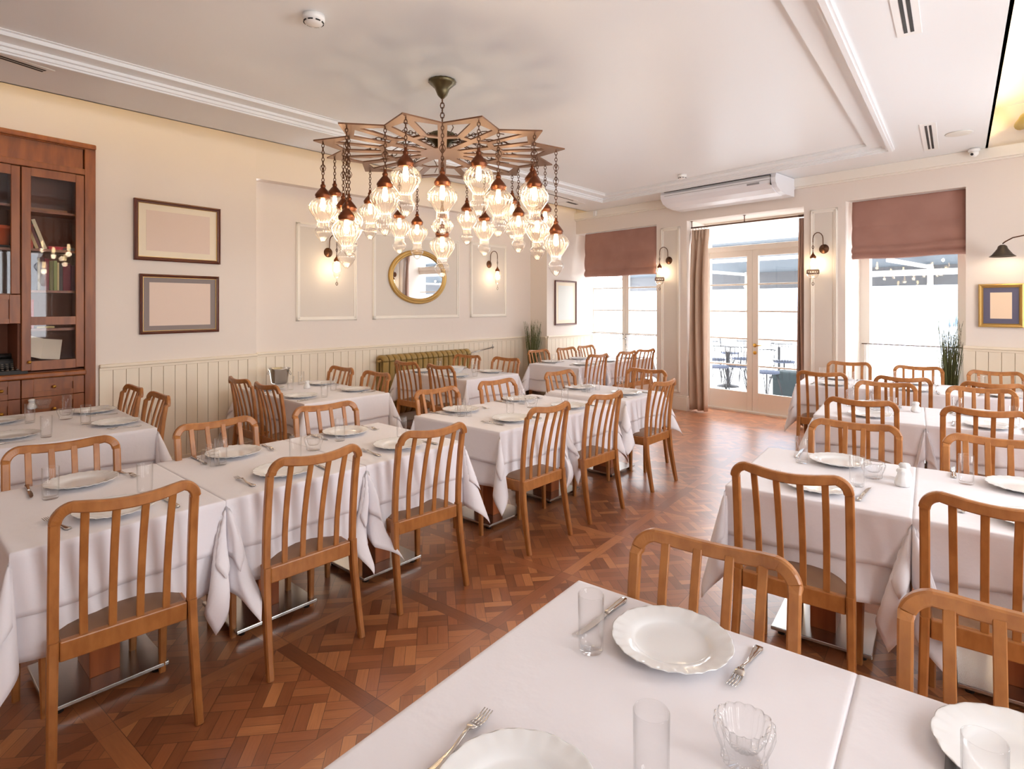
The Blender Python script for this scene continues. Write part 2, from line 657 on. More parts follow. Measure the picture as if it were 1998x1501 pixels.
sCab = L1.s_of(190)
wainscot('trim_1', L1, sCab + .01, sL1b, 1.07)
wainscot('trim_2', L2, sL2a, sL2b, 1.07)
wainscot('trim_3', LF, sLFa, sLFb - .1, 1.08)
W4 = Wall(e0, fa)
wainscot('trim_4', W4, 0, dep, 1.075)

# far wall: piers, lintel, bits under windows
ZO = 2.88
s_l0 = FAR.s_of(1124)
sA, sB = FAR.s_of(1281), FAR.s_of(1340)      # pier between left window and door
sC_, sD = FAR.s_of(1568.5), FAR.s_of(1649.5)  # pier between door and right window
sE = FAR.s_of(1884.5)
mb = MB()
mb.box(s_l0 - .6, sFR + .3, 0, DEP + .2, ZO, ZT)
mb.box(sA, sB, 0, DEP + .2, 0, ZO)
mb.box(sC_, sD, 0, DEP + .2, 0, ZO)
mb.box(sE, sFR + .3, 0, DEP + .2, 0, ZO)
struct(mb.build('wall_far', M_wall, loc=(FAR.o.x, FAR.o.y, 0), rz=FAR.ang))
wainscot('trim_5', FAR, sE - .02, sFR, 1.165)
# pier baseboards
for i, (a, b) in enumerate(((sA, sB), (sC_, sD))):
    mb = MB().box(a - .0, b + .02, -.03, .3, 0, .2, ch=.006)
    mb.box(a, b + .012, -.02, .25, .2, .225, ch=.004)
    struct(mb.build('baseboard_%s' % ('left_pier', 'right_pier')[i], M_trim, loc=(FAR.o.x, FAR.o.y, 0), rz=FAR.ang))
# cornice on the far wall
mb = MB()
mb.box(s_l0 - .05, sFR, -.06, 0, 3.135, 3.25, ch=.006)
mb.box(s_l0 - .05, sFR, -.035, 0, 3.115, 3.136, ch=.004)
struct(mb.build('trim_6', M_trim, loc=(FAR.o.x, FAR.o.y, 0), rz=FAR.ang))


def panel(name, W, s0, s1, z0, z1, wd=.05):
    """moulding frame with a slightly different field"""
    mb = MB()
    mb.box(s0 + wd, s1 - wd, -.004, 0, z0 + wd, z1 - wd, mi=1)
    for (a, b, c, d) in ((s0, s1, z0, z0 + wd), (s0, s1, z1 - wd, z1), (s0, s0 + wd, z0, z1), (s1 - wd, s1, z0, z1)):
        mb.box(a, b, -.013, 0, c, d, ch=.005)
    for (a, b, c, d) in ((s0 + .01, s1 - .01, z0 + .01, z0 + .026), (s0 + .01, s1 - .01, z1 - .026, z1 - .01), (s0 + .01, s0 + .026, z0 + .01, z1 - .01), (s1 - .026, s1 - .01, z0 + .01, z1 - .01)):
        mb.box(a, b, -.022, 0, c, d, ch=.006)
    return struct(mb.build(name, [M_trim, M_panel], loc=(W.o.x, W.o.y, 0), rz=W.ang))


for i, (a, b) in enumerate(((577, 696.5), (726.5, 895.5), (917, 988))):
    panel('trim_%d' % (7 + i), L2, L2.s_of(a), L2.s_of(b), 1.41, 2.59)
panel('trim_10', FAR, FAR.s_of(1290), FAR.s_of(1327.5), .26, 2.81)
panel('trim_11', FAR, FAR.s_of(1581), FAR.s_of(1635), .26, 2.82)

# right and back walls (behind and beside the viewer) with unseen windows added to fill the room with daylight
mb = MB()
lenR = 9.8
fill_wins = [(1.4, 2.8), (4.0, 5.4), (6.6, 7.8)]
prev = -1.2
for a, b in fill_wins:
    mb.box(prev, a, 0, .3, 0, ZT)
    mb.box(a, b, 0, .3, 0, .9)
    mb.box(a, b, 0, .3, 2.7, ZT)
    prev = b
mb.box(prev, lenR + .3, 0, .3, 0, ZT)
struct(mb.build('wall_right', M_wall, loc=(RIGHT.o.x, RIGHT.o.y, 0), rz=RIGHT.ang))
for i, (a, b) in enumerate(fill_wins):
    mb = MB()
    for (c, d, e, f_) in ((a, b, .9, .97), (a, b, 2.63, 2.7), (a, a + .06, .9, 2.7), (b - .06, b, .9, 2.7), ((a + b) / 2 - .03, (a + b) / 2 + .03, .9, 2.7)):
        mb.box(c, d, .1, .16, e, f_)
    struct(mb.build('window_%d' % (i + 4), M_trim, loc=(RIGHT.o.x, RIGHT.o.y, 0), rz=RIGHT.ang))  # frame of an unseen window, added for its fill light
    p = RIGHT.pt((a + b) / 2, 1.8, -.05)
    portal('daylight_portal', p, RIGHT.ang, b - a, 1.8)
bw = (BACK.hit(L1), BACK.hit(RIGHT))
wall_box('wall_back', BACK, min(bw) - .3, max(bw) + .3, 0, ZT)

# ceiling: soffit ring, raised tray, cove top
Lc = Wall(G(0, 160, ZS), G(1145, 413, ZS))
Rc = Wall(G(1927, 291, ZS), G(1980, 0.5, ZS))
Fc = Wall(FAR.pt(0, 0, 0), FAR.pt(1, 0, 0))
Bc = Wall(BACK.pt(0, 0, .3), BACK.pt(-1, 0, .3))
Li = Wall(G(0, 97, ZS), G(1164, 391, ZS))
Fi = Wall(G(1188, 391, ZS), G(1749, 289, ZS))
Ri = Wall(G(1745, 289, ZS), G(1623, .5, ZS))
Bi = Wall(BACK.pt(0, 0, 1.2), BACK.pt(-1, 0, 1.2))
X2 = lambda A, B: A.pt(A.hit(B))
O = [X2(Lc, Bc), X2(Lc, Fc), X2(Rc, Fc), X2(Rc, Bc)]
I = [X2(Li, Bi), X2(Li, Fi), X2(Ri, Fi), X2(Ri, Bi)]
cI = sum((p for p in I), Vector((0, 0, 0))) / 4


def inset(poly, d):
    n = len(poly)
    out = []
    c = sum((p for p in poly), Vector((0, 0, 0))) / n
    ws = []
    for i in range(n):
        p, q = poly[i], poly[(i + 1) % n]
        dd = (q - p).normalized()
        nn = Vector((dd.y, -dd.x, 0))
        if nn.dot(c - p) < 0:
            nn = -nn
        ws.append(Wall((p + nn * d).xy, (q + nn * d).xy))
    for i in range(n):
        out.append(X2(ws[i - 1], ws[i]))
    return out


mb = MB()


def ring(mb, A, B, z0, z1, mi=0):
    n = len(A)
    for i in range(n):
        k = (i + 1) % n
        q = [A[i], A[k], B[k], B[i]]
        vs = [(p.x, p.y, z0) for p in q] + [(p.x, p.y, z1) for p in q]
        mb.add(vs, [(0, 1, 2, 3), (7, 6, 5, 4), (0, 4, 5, 1), (2, 6, 7, 3)], mi=mi)


ring(mb, O, I, ZS, ZS + .05)
I0 = I
I1 = inset(I, .07)
ring(mb, I0, I1, ZS - .022, ZS + .0)             # moulding
ring(mb, inset(I, .018), inset(I, .05), ZS - .034, ZS - .02)
ring(mb, I1, inset(I, .10), ZS - .0, ZS + .05)
I2 = inset(I, .23)
ring(mb, inset(I, .09), I2, ZS + .02, ZS + .06)
ring(mb, I2, inset(I, .26), ZS + .045, ZS + .09)
I3 = inset(I, .25)
mb.prism([(p.x, p.y) for p in I3], ZC, ZC + .03)
# lips along both coves
for A, B, nn in ((O[0], O[1], 1), (O[3], O[2], -1)):
    dd = (B - A).normalized()
    side = Vector((dd.y, -dd.x, 0)) * nn * .02
    mb.add([(p.x, p.y, z) for z in (ZS, ZS + .09) for p in (A, B, B + side, A + side)],
           [(0, 1, 2, 3), (7, 6, 5, 4), (0, 4, 5, 1), (1, 5, 6, 2), (2, 6, 7, 3), (3, 7, 4, 0)])
struct(mb.build('ceiling', M_ceil))
ct = [L1.pt(sL1a - .4, 0, -.4), L2.pt(sL2b, 0, -.5), FAR.pt(s_l0 - .6, 0, -DEP - .3), FAR.pt(sFR + .3, 0, -DEP - .3), BACK.pt(BACK.hit(RIGHT) - .3, 0, -.3)]
mb = MB().prism([(p.x, p.y) for p in ct], ZT, ZT + .1)
struct(mb.build('ceiling_cove_top', M_ceil))
# warm light strips lying in the coves
for nm, A, B, nn, lab in (('cove_light_strip', O[0], O[1], 1, 'warm light strip hidden in the cove above the left wall'),
                          ('cove_light_strip', O[3], O[2], -1, 'warm light strip hidden in the cove at the right edge')):
    dd = (B - A).normalized()
    n0 = Vector((dd.y, -dd.x, 0)) * nn
    A2, B2 = A + dd * .3 + n0 * .05, B - dd * .15 + n0 * .05
    mb = MB().add([(p.x, p.y, z) for z in (ZS + .055, ZS + .07) for p in (A2, B2, B2 + n0 * .02, A2 + n0 * .02)],
                  [(0, 1, 2, 3), (7, 6, 5, 4), (0, 4, 5, 1), (1, 5, 6, 2), (2, 6, 7, 3), (3, 7, 4, 0)])
    tag(mb.build(nm, M_led), lab, 'light strip')

# ------------------------------------------------------------------ door and windows in the far wall
def leaf(mb, W, s0, s1, z0, z1, st, zs, y0, y1, bot):
    mb.box(s0, s0 + st, y0, y1, z0, z1, ch=.004)
    mb.box(s1 - st, s1, y0, y1, z0, z1, ch=.004)
    mb.box(s0 + st, s1 - st, y0, y1, z1 - .09, z1)
    mb.box(s0 + st, s1 - st, y0 + .005, y1 - .005, z0, bot)
    for z in zs:
        mb.box(s0 + st, s1 - st, y0 + .01, y1 - .01, z - .012, z + .012, ch=.003)


def W2(px, off):      # s on far wall plane set back by off
    return FAR.s_of(px, -off)


yf = DEP
LOC = (FAR.o.x, FAR.o.y, 0)
dL, dM, dR = W2(1375.5, yf), W2(1468, yf), sC_ + .12
zs4 = (.70, 1.10, 1.51, 1.913)
door = struct(MB().box(sB - .02, dL, yf - .03, yf + .08, 0, ZO).box(dR, sC_ + .2, yf - .03, yf + .08, 0, ZO).box(sB, sC_ + .1, yf - .03, yf + .08, 2.42, 2.5, ch=.005).box(sB, sC_ + .1, yf - .03, yf + .08, ZO - .05, ZO).box(sB - .02, sC_ + .1, yf - .05, yf + .3, 0, .025)
              .build('door_1', M_trim, loc=LOC, rz=FAR.ang))
for a, b in ((dL, dM - .002), (dM + .002, dR)):
    m1 = MB()
    leaf(m1, FAR, a, b, .03, 2.42, .085, zs4, yf, yf + .045, .305)
    lf = m1.build('door_leaf', M_trim, door)
    MB().box(a + .085, b - .085, yf + .02, yf + .024, .305, 2.33).build('pane', M_pane, lf)
MB().box(sB, sC_ + .1, yf + .02, yf + .024, 2.5, ZO - .05).build('transom_pane', M_pane, door)
hd = MB()
hd.lathe([(0, -.008), (.028, -.006), (.028, .004), (0, .005)], 16, (dM + .04, yf - .004, 1.01), axis='y')
hd.lathe([(0, -.008), (.026, -.006), (.026, .004), (0, .005)], 16, (dM + .04, yf - .004, .90), axis='y')
hd.tube([(dM + .04, yf, 1.01), (dM + .04, yf - .05, 1.01), (dM + .07, yf - .06, 1.01), (dM + .16, yf - .055, 1.012)], .008)
hd.build('door_handle', M_brass, door)

# left window (glazed double doors behind a roman blind)
wl0, wm, wl1 = W2(1150, yf), W2(1220, yf), W2(1287, yf) + .12
win1 = struct(MB().box(s_l0 - .2, wl0 + .03, yf - .02, yf + .08, 0, ZO).box(wl1 - .02, sA + .5, yf - .02, yf + .08, 0, ZO).box(wl0, wl1, yf - .02, yf + .08, 2.42, ZO)
              .build('window_1', M_trim, loc=LOC, rz=FAR.ang))
for a, b in ((wl0 + .03, wm - .002), (wm + .002, wl1 - .02)):
    m1 = MB()
    leaf(m1, FAR, a, b, .03, 2.42, .07, zs4, yf, yf + .045, .305)
    lf = m1.build('window_leaf', M_trim, win1)
    MB().box(a + .07, b - .07, yf + .02, yf + .024, .305, 2.33).build('pane', M_pane, lf)
hd = MB()
hd.lathe([(0, -.008), (.028, -.006), (.028, .004), (0, .005)], 16, (wm + .035, yf - .004, 1.01), axis='y')
hd.lathe([(0, -.008), (.026, -.006), (.026, .004), (0, .005)], 16, (wm + .035, yf - .004, .90), axis='y')
hd.tube([(wm + .035, yf, 1.01), (wm + .035, yf - .05, 1.01), (wm, yf - .06, 1.01), (wm - .09, yf - .055, 1.0)], .008)
hd.build('window_handle', M_steel, win1)

# right window
rl0, rl1 = W2(1697.5, yf), W2(1869.5, yf)
win2 = struct(MB().box(sD - .1, rl0, yf - .02, yf + .08, 0, ZO).box(rl1, sE + .1, yf - .02, yf + .08, 0, ZO).box(rl0, rl1, yf - .02, yf + .08, 0, .35).box(rl0, rl1, yf - .02, yf + .08, 2.6, ZO)
              .build('window_2', M_trim, loc=LOC, rz=FAR.ang))
MB().box(rl0, rl1, yf + .02, yf + .024, .35, 2.6).build('pane', M_pane, win2)
for (a, b) in ((wl0, wl1), (dL, dR), (rl0, rl1)):
    portal('daylight_portal', FAR.pt((a + b) / 2, 1.5, -yf - .25), FAR.ang, b - a + .1, 2.7)

# roman blinds
def blind(s0, s1, z0, z1, y, label, folds):
    r = empty('roman_blind', (FAR.o.x, FAR.o.y, 0), FAR.ang)
    tag(r, label, 'blind', 'roman blinds over the windows')
    mb = MB()
    nx, nz = 24, 60
    vs, fs = [], []
    for j in range(nz + 1):
        z = z1 + (z0 - z1) * j / nz
        # each fold swells out then tucks back
        d = 0
        for a, b, k in folds:
            if b <= z <= a:
                d = k * math.sin(PI * ((a - z) / (a - b)) ** 1.6) ** .7 if 0 < (a - z) / (a - b) < 1 else 0
        for i in range(nx + 1):
            x = s0 + (s1 - s0) * i / nx
            wv = .006 * math.sin(i * .9 + j * .12) * math.sin(j * .21 + 1)
            vs.append((x, y - .03 - d + wv * .6, z + .006 * math.sin(i * .35 + 1) * (j / nz)))
    for j in range(nz):
        for i in range(nx):
            a = j * (nx + 1) + i
            fs.append((a, a + 1, a + nx + 2, a + nx + 1))
    mb.add(vs, fs, True)
    n0 = len(vs)
    o = mb.build('fabric', M_blind, r)
    sd = o.modifiers.new('thickness', 'SOLIDIFY')
    sd.thickness = .006
    MB().box(s0, s1, y - .02, y + .02, z1 - .02, z1 + .02).build('headrail', M_white, r)
    return r


blind(W2(1143, .06) + .02, sA - .01, 2.10, 2.86, .06, 'rose brown roman blind over the left window beside the narrow picture', [(2.86, 2.5, .012), (2.5, 2.22, .026), (2.22, 2.10, .036)])
blind(W2(1665, .12), sE - .005, 2.165, 2.87, .12, 'rose brown roman blind over the right window above the tall grass', [(2.87, 2.56, .014), (2.56, 2.32, .024), (2.32, 2.23, .036), (2.23, 2.165, .03)])


# cafe curtains on rods
def sheer(s0, s1, z0, z1, y, label):
    r = empty('cafe_curtain', (FAR.o.x, FAR.o.y, 0), FAR.ang)
    tag(r, label, 'curtain', 'sheer half curtains')
    mb = MB()
    n = int((s1 - s0) / .008)
    vs, fs = [], []
    for i in range(n + 1):
        x = s0 + (s1 - s0) * i / n
        yy = y - .02 + .011 * math.sin(x * 2 * PI / .055 + math.sin(x * 9))
        vs += [(x, yy, z1), (x, yy * .98 + y * .02, z0)]
    for i in range(n):
        fs.append((i * 2, i * 2 + 1, i * 2 + 3, i * 2 + 2))
    mb.add(vs, fs, True)
    mb.build('fabric', M_sheer, r)
    MB().tube([(s0 - .03, y - .02, z1), (s1 + .03, y - .02, z1)], .006).build('rod', M_bronze, r)


sheer(wl0 + .06, wm - .04, .3, 1.085, yf - .02, 'sheer half curtain on the left leaf of the left window')
sheer(wm + .06, wl1 - .06, .3, 1.085, yf - .02, 'sheer half curtain on the handle side of the left window')
sheer(rl0 - .05, rl1 + .02, .36, 1.11, yf - .03, 'wide sheer half curtain across the right window')

# curtain rod and long curtains at the door
def curtain(s0, s1, z0, z1, y, m, label, amp, k, bot):
    r = empty('long_curtain', (FAR.o.x, FAR.o.y, 0), FAR.ang)
    tag(r, label, 'curtain', 'long curtains at the glass door')
    vs, fs = [], []
    n, nz = 60, 24
    for j in range(nz + 1):
        f = j / nz
        z = z1 + (z0 - z1) * f
        for i in range(n + 1):
            u = i / n
            wd = 1 - .10 * math.sin(PI * f) + bot * f
            x = s0 + (s1 - s0) * (u * wd)
            sh = abs(math.sin(u * PI * k)) if j < 2 else .5 + .5 * math.sin(u * 2 * PI * k * .5 + .6 * math.sin(f * 3))
            vs.append((x + .01 * math.sin(f * 5 + u * 6), y - amp * sh * (.5 + .5 * min(1, f * 4)), z))
    for j in range(nz):
        for i in range(n):
            a = j * (n + 1) + i
            fs.append((a, a + 1, a + n + 2, a + n + 1))
    o = MB().add(vs, fs, True).build('fabric', m, r)
    o.modifiers.new('thickness', 'SOLIDIFY').thickness = .005
    mb = MB()
    for i in range(6):
        x = s0 + (s1 - s0) * (i + .5) / 6
        mb.tube([(x + .0, y - .02 + .018 * math.cos(a), z1 + .03 + .018 * math.sin(a)) for a in [t * PI / 4 for t in range(8)]], .003, 6, closed=True)
    mb.build('curtain_rings', M_bronze, r)


zr = 2.78
yr = .13
curtain(sB + .012, sB + .30, .02, zr - .04, yr, M_curt, 'long pale taupe curtain at the left side of the glass door', .09, 5, .02)
curtain(sC_ - .11, sC_ - .01, .02, zr - .03, yr, M_curt2, 'narrow brown curtain at the right side of the glass door', .07, 4, -.02)
rod = empty('curtain_rod', LOC, FAR.ang)
tag(rod, 'thin bronze curtain rod across the glass door recess', 'curtain rod')
MB().tube([(sB + .01, yr - .02, zr), (sC_ - .01, yr - .02, zr)], .011).build('pole', M_bronze, rod)
mb = MB()
for s in (sB + .02, (sB + sC_) / 2, sC_ - .02):
    mb = MB().tube([(s, yr - .02, zr), (s, yr - .02, ZO)], .007)
    mb.lathe([(0, 0), (.02, .001), (.02, .006), (0, .007)], 12, (s, yr - .02, ZO - .008))
    mb.build('rod_bracket', M_bronze, rod)

# ------------------------------------------------------------------ dining chair
def rear_y(z):
    # rear edge line of the chair in side view
    pts = [(0, -.275), (.12, -.25), (.28, -.222), (.42, -.208), (.6, -.212), (.78, -.232), (.95, -.260)]
    for (z0, y0), (z1, y1) in zip(pts, pts[1:]):
        if z <= z1:
            f = (z - z0) / (z1 - z0)
            return y0 + (y1 - y0) * f
    return pts[-1][1]


def make_chair():
    r = empty('dining_chair')
    HW = .230
    # seat frame
    mb = MB()
    mb.box(-.195, .195, rear_y(.42) - .012, rear_y(.42) + .016, .385, .455, ch=.005)
    mb.sweep([(-.2, .2, .415), (0, .215, .415), (.2, .2, .415)], (.07, .026), (0, 1, 0))
    for sx in (-1, 1):
        mb.sweep([(sx * .19, -.2, .415), (sx * .212, .2, .415)], (.07, .024), (1, 0, 0))
    mb.build('seat_frame', M_chair, r)
    # padded seat
    mb = MB()
    vs, fs = [], []
    n = 12
    for j in range(n + 1):
        for i in range(n + 1):
            u, v = i / n * 2 - 1, j / n * 2 - 1
            hw = .19 + .016 * (v + 1) / 2
            z = .452 + .026 * (1 - abs(u) ** 5) * (1 - abs(v) ** 5)
            vs.append((u * hw, v * .2 + .003, z))
    for j in range(n):
        for i in range(n):
            a = j * (n + 1) + i
            fs.append((a, a + 1, a + n + 2, a + n + 1))
    mb.add(vs, fs, True)
    mb.prism([(-.19, -.197), (.19, -.197), (.206, .203), (-.206, .203)], .44, .453)
    mb.build('seat_pad', M_pad, r)
    for sx in (-1, 1):
        mb = MB().sweep([(sx * .205, .19, .45), (sx * .202, .185, .2), (sx * .2, .182, 0)], [(.036, .036), (.032, .032), (.026, .026)], (1, 0, 0))
        mb.build('leg', M_chair, r)
        zs = [0, .08, .18, .3, .42, .46]
        mb = MB().sweep([(sx * (HW - .018 + .01 * (1 - z / .46)), rear_y(z), z) for z in zs], [(.03, .028), (.033, .029), (.037, .03), (.042, .031), (.044, .032), (.042, .032)], (1, 0, 0))
        mb.build('leg', M_chair, r)
    # hooped back frame with rounded corners, bowed backwards
    path, sec = [], []
    zt, rad = .925, .055

    def bow(x):
        return -.048 * (1 - (x / HW) ** 2)
    for z in (.46, .56, .66, .76, zt - rad):
        path.append((-HW + .018 - .0 * z, rear_y(z), z)); sec.append((.032, .026))
    for k in range(1, 10):
        a = PI - k * PI / 20
        path.append((-HW + .018 + rad + rad * math.cos(a), rear_y(zt) + bow(-HW + .02 + rad + rad * math.cos(a)) * .9, zt - rad + rad * math.sin(a))); sec.append((.036, .026))
    for k in range(1, 10):
        x = (-HW + .018 + rad) + 2 * (HW - .018 - rad) * k / 10
        path.append((x, rear_y(zt) + bow(x) * .95, zt - .016 * (1 - (x / (HW - .07)) ** 2))); sec.append((.040, .024))
    left = path[:14]
    for p in left[::-1]:
        path.append((-p[0], p[1], p[2]))
    sec += [(.036, .026)] * 9 + [(.032, .026)] * 5
    MB().sweep(path, sec, (0, 1, 0)).build('back_frame', M_chair, r)
    for x in (-.132, -.044, .044, .132):
        p = []
        for k in range(8):
            f = k / 7
            z = .45 + (.906 - .45) * f
            p.append((x * (1 - .04 * (1 - f)), rear_y(z) + .004 + bow(x) * .93 * f - .0 + .008 * math.sin(PI * f), z))
        MB().sweep(p, (.011, .025), (1, 0, 0)).build('slat', M_chair, r)
    return r


# measured rail: left and right upper corner in the photo at rail height, turned into position on the floor
CH = {}
RZ = .905


def chair_at(key, a, b, heading, k=1.0):
    """a, b photo pixels of the two upper corners; heading = direction the sitter faces (degrees)"""
    p, q = G(a[0], a[1], .918), G(b[0], b[1], .918)
    m = (p + q) / 2 * k
    h = Vector((math.cos(R(heading)), math.sin(R(heading)), 0))
    o = m + h * .262
    CH[key] = (o.x, o.y, heading)


ROW = 48.5
far, near = ROW - 90, ROW + 90      # facing towards the viewer side / away
chair_at('A1n', (98, 995), (390, 945), 134)
chair_at('A2n', (524, 905), (705, 873), 137)
chair_at('A3n', (777, 848), (911, 832), 134)
chair_at('B1n', (1029, 803), (1111.6, 787), 138)
chair_at('B2n', (1147, 777), (1214.5, 765), 137)
chair_at('B3n', (1270.5, 750.5), (1316.8, 742), 138)
chair_at('A1f', (3, 886), (233, 857), -46)
chair_at('A2f', (339, 840), (500, 817), -42)
chair_at('A3f', (572.6, 802), (696, 788), -47)
chair_at('B1f', (809, 768), (895, 758), -43)
chair_at('B2f', (934, 750), (1006, 742), -45)
chair_at('B3f', (1064, 731), (1119.5, 725), -45)
chair_at('B3e', (1223.8, 721), (1300.7, 727), 231)
chair_at('Da', (245, 755), (272.5, 763), 229)
chair_at('Db', (284.8, 770), (332, 779), 229)
chair_at('E1', (443.6, 737), (494, 746), 48)
chair_at('E2', (496.5, 748), (547.7, 758), 48)
chair_at('E3', (643, 717), (689, 723), 229)
chair_at('E4', (706, 726), (763, 734), 229)
chair_at('F1', (768, 705), (819, 711), 48)
chair_at('F2', (832.7, 711.7), (887, 719), 48)
chair_at('F3', (887, 694), (937, 697), 236)
chair_at('F4', (961, 699), (1014, 703), 231)
chair_at('G1f', (1031, 686), (1070, 684), -46)
chair_at('G2f', (1086.7, 682), (1123, 679), -46, 1.0)
chair_at('G3f', (1129, 676.5), (1158, 674), -44, .985)
chair_at('G1n', (1146.8, 694.7), (1185.4, 692), 134)
chair_at('G2n', (1207, 689), (1239, 686), 134)
chair_at('G3n', (1240.5, 685), (1278, 682), 129)
chair_at('R1an', (1423, 905), (1671, 945), 53)
chair_at('R1bn', (1821, 968), (2105, 1015), 52.5)
chair_at('T0af', (1228, 1042), (1573, 1120), 236)
chair_at('T0bf', (1810, 1180), (2232, 1278), 232)
chair_at('R1af', (1577, 822), (1763, 842), 234)
chair_at('R1bf', (1848, 852), (2062, 877), 234)
chair_at('R2an', (1607, 778), (1756, 790), 54)
chair_at('R2bn', (1839, 797), (2008, 811), 54)
chair_at('R2af', (1666.5, 747), (1791, 754), 238)
chair_at('R2bf', (1842.7, 757), (1990, 767), 235)
chair_at('R3an', (1556.8, 721), (1651, 727), 55, .962)
chair_at('R3bn', (1707, 729), (1817.7, 735), 56, .95)
chair_at('R3cn', (1873, 738), (2006, 746), 54, .94)
chair_at('R3af', (1615, 706), (1699, 710), 237, .985)
chair_at('R3bf', (1744, 711), (1841, 716), 235, .96)
chair_at('R3cf', (1889, 717), (1998, 723), 236, .935)

CHL = {
 'A1n': 'large beech slat-back chair at lower left, back to the viewer, first of three',
 'A2n': 'beech slat-back chair seen from behind, second from the left in the near row of three',
 'A3n': 'beech slat-back chair seen from behind, third in the near row left of the aisle',
 'A1f': 'beech slat-back chair cut by the left edge, across the leftmost front table',
 'A2f': 'pale beech chair facing the viewer across the second front-left table',
 'A3f': 'pale beech chair facing the viewer in front of the ice bucket table',
 'B1n': 'beech slat-back chair under the chandelier at the near end of the centre row',
 'B2n': 'middle slat-back chair of the centre row, aisle side',
 'B3n': 'beech slat-back chair standing free at the far aisle end of the centre row',
 'B1f': 'beech chair facing the viewer behind the stack of upturned small glasses, centre row',
 'B2f': 'beech chair facing the viewer behind the crystal bowl on the centre row',
 'B3f': 'small beech chair facing the viewer behind the farthest centre row table',
 'B3e': 'beech chair across the far end of the centre row, in front of the pier',
 'Da': 'dark beech chair by the wall boards, left one behind the bookcase table',
 'Db': 'dark beech chair by the wall boards, right one behind the bookcase table',
 'E1': 'tall dark chair nearer the wall, left side of the ice bucket table',
 'E2': 'tall dark chair with its back turned, nearer the viewer at the ice bucket table',
 'E3': 'small brown chair nearer the wall, right side of the ice bucket table',
 'E4': 'small brown chair left of the radiator, right side of the ice bucket table',
 'F1': 'slat-back chair in front of the radiator, left side of the radiator table',
 'F2': 'second slat-back chair on the left side of the radiator table, nearer the viewer',
 'F3': 'brown chair against the right part of the radiator',
 'F4': 'brown chair right of the radiator, at the right side of the radiator table',
 'G1f': 'small chair in front of the left tall grass plant',
 'G2f': 'small chair below the narrow picture at the corner table',
 'G3f': 'small chair farthest back, beside the left window frame',
 'G1n': 'slim chair seen from behind, leftmost of three along the corner table',
 'G2n': 'slim chair seen from behind, middle of three along the corner table',
 'G3n': 'slim chair seen from behind next to the pier, corner table',
 'R1an': 'large beech chair seen from behind at the right front table with white shakers',
 'R1bn': 'large beech chair seen from behind, cut by the right edge, mid height',
 'T0af': 'big beech chair facing the viewer behind the nearest plate',
 'T0bf': 'big beech chair facing the viewer at the lower right corner',
 'R1af': 'beech chair facing the viewer, far side of the table with white shakers',
 'R1bf': 'beech chair facing the viewer behind the right-edge tumbler and plate',
 'R2an': 'beech chair seen from behind, aisle end of the second table row on the right',
 'R2bn': 'beech chair seen from behind at the right edge, second table row on the right',
 'R2af': 'beech chair facing the viewer, left one behind the second right row',
 'R2bf': 'beech chair facing the viewer, right one behind the second right row',
 'R3an': 'reddish chair with its back turned, beside the brown door curtain',
 'R3bn': 'reddish chair with its back turned, middle of the window row',
 'R3cn': 'reddish chair with its back turned, right end of the window row',
 'R3af': 'light chair against the pier between door and right window',
 'R3bf': 'light chair below the right window curtain',
 'R3cf': 'light chair against the boards below the gilt framed picture',
}
proto = make_chair()
for i, (k, (x, y, h)) in enumerate(CH.items()):
    o = proto if i == 0 else dup(proto)
    o.location = (x, y, 0)
    o.rotation_euler = (0, 0, R(h - 90))
    tag(o, CHL[k], 'chair', 'slat-back chairs around the tables')

# ------------------------------------------------------------------ tables and cloths
TH = .75


def make_table_parts(w, d, ncol=1):
    r = empty('pedestal_table')
    MB().box(-w / 2 + .01, w / 2 - .01, -d / 2 + .01, d / 2 - .01, TH - .03, TH, ch=.004).build('tabletop', M_col, r)
    mb = MB()
    for s in (-1, 1):
        mb.box(-w / 2 + .08, w / 2 - .08, s * (d / 2 - .1) - .012, s * (d / 2 - .1) + .012, TH - .11, TH - .03)
        mb.box(s * (w / 2 - .09) - .012, s * (w / 2 - .09) + .012, -d / 2 + .1, d / 2 - .1, TH - .11, TH - .03)
    mb.build('apron', M_col, r)
    xs = [0] if ncol == 1 else [-w / 4, w / 4]
    for x in xs:
        MB().box(x - .055, x + .055, -.10, .10, .04, TH - .03, ch=.004).build('column', M_col, r)
        MB().box(x - .21, x + .21, -.21, .21, .025, .042, ch=.003).build('base_plate', M_steel, r)
        mb = MB()
        for sx in (-1, 1):
            for sy in (-1, 1):
                mb.lathe([(.016, 0), (.018, .025)], 10, (x + sx * .17, sy * .17, 0))
        mb.build('feet', M_dark, r)
    return r


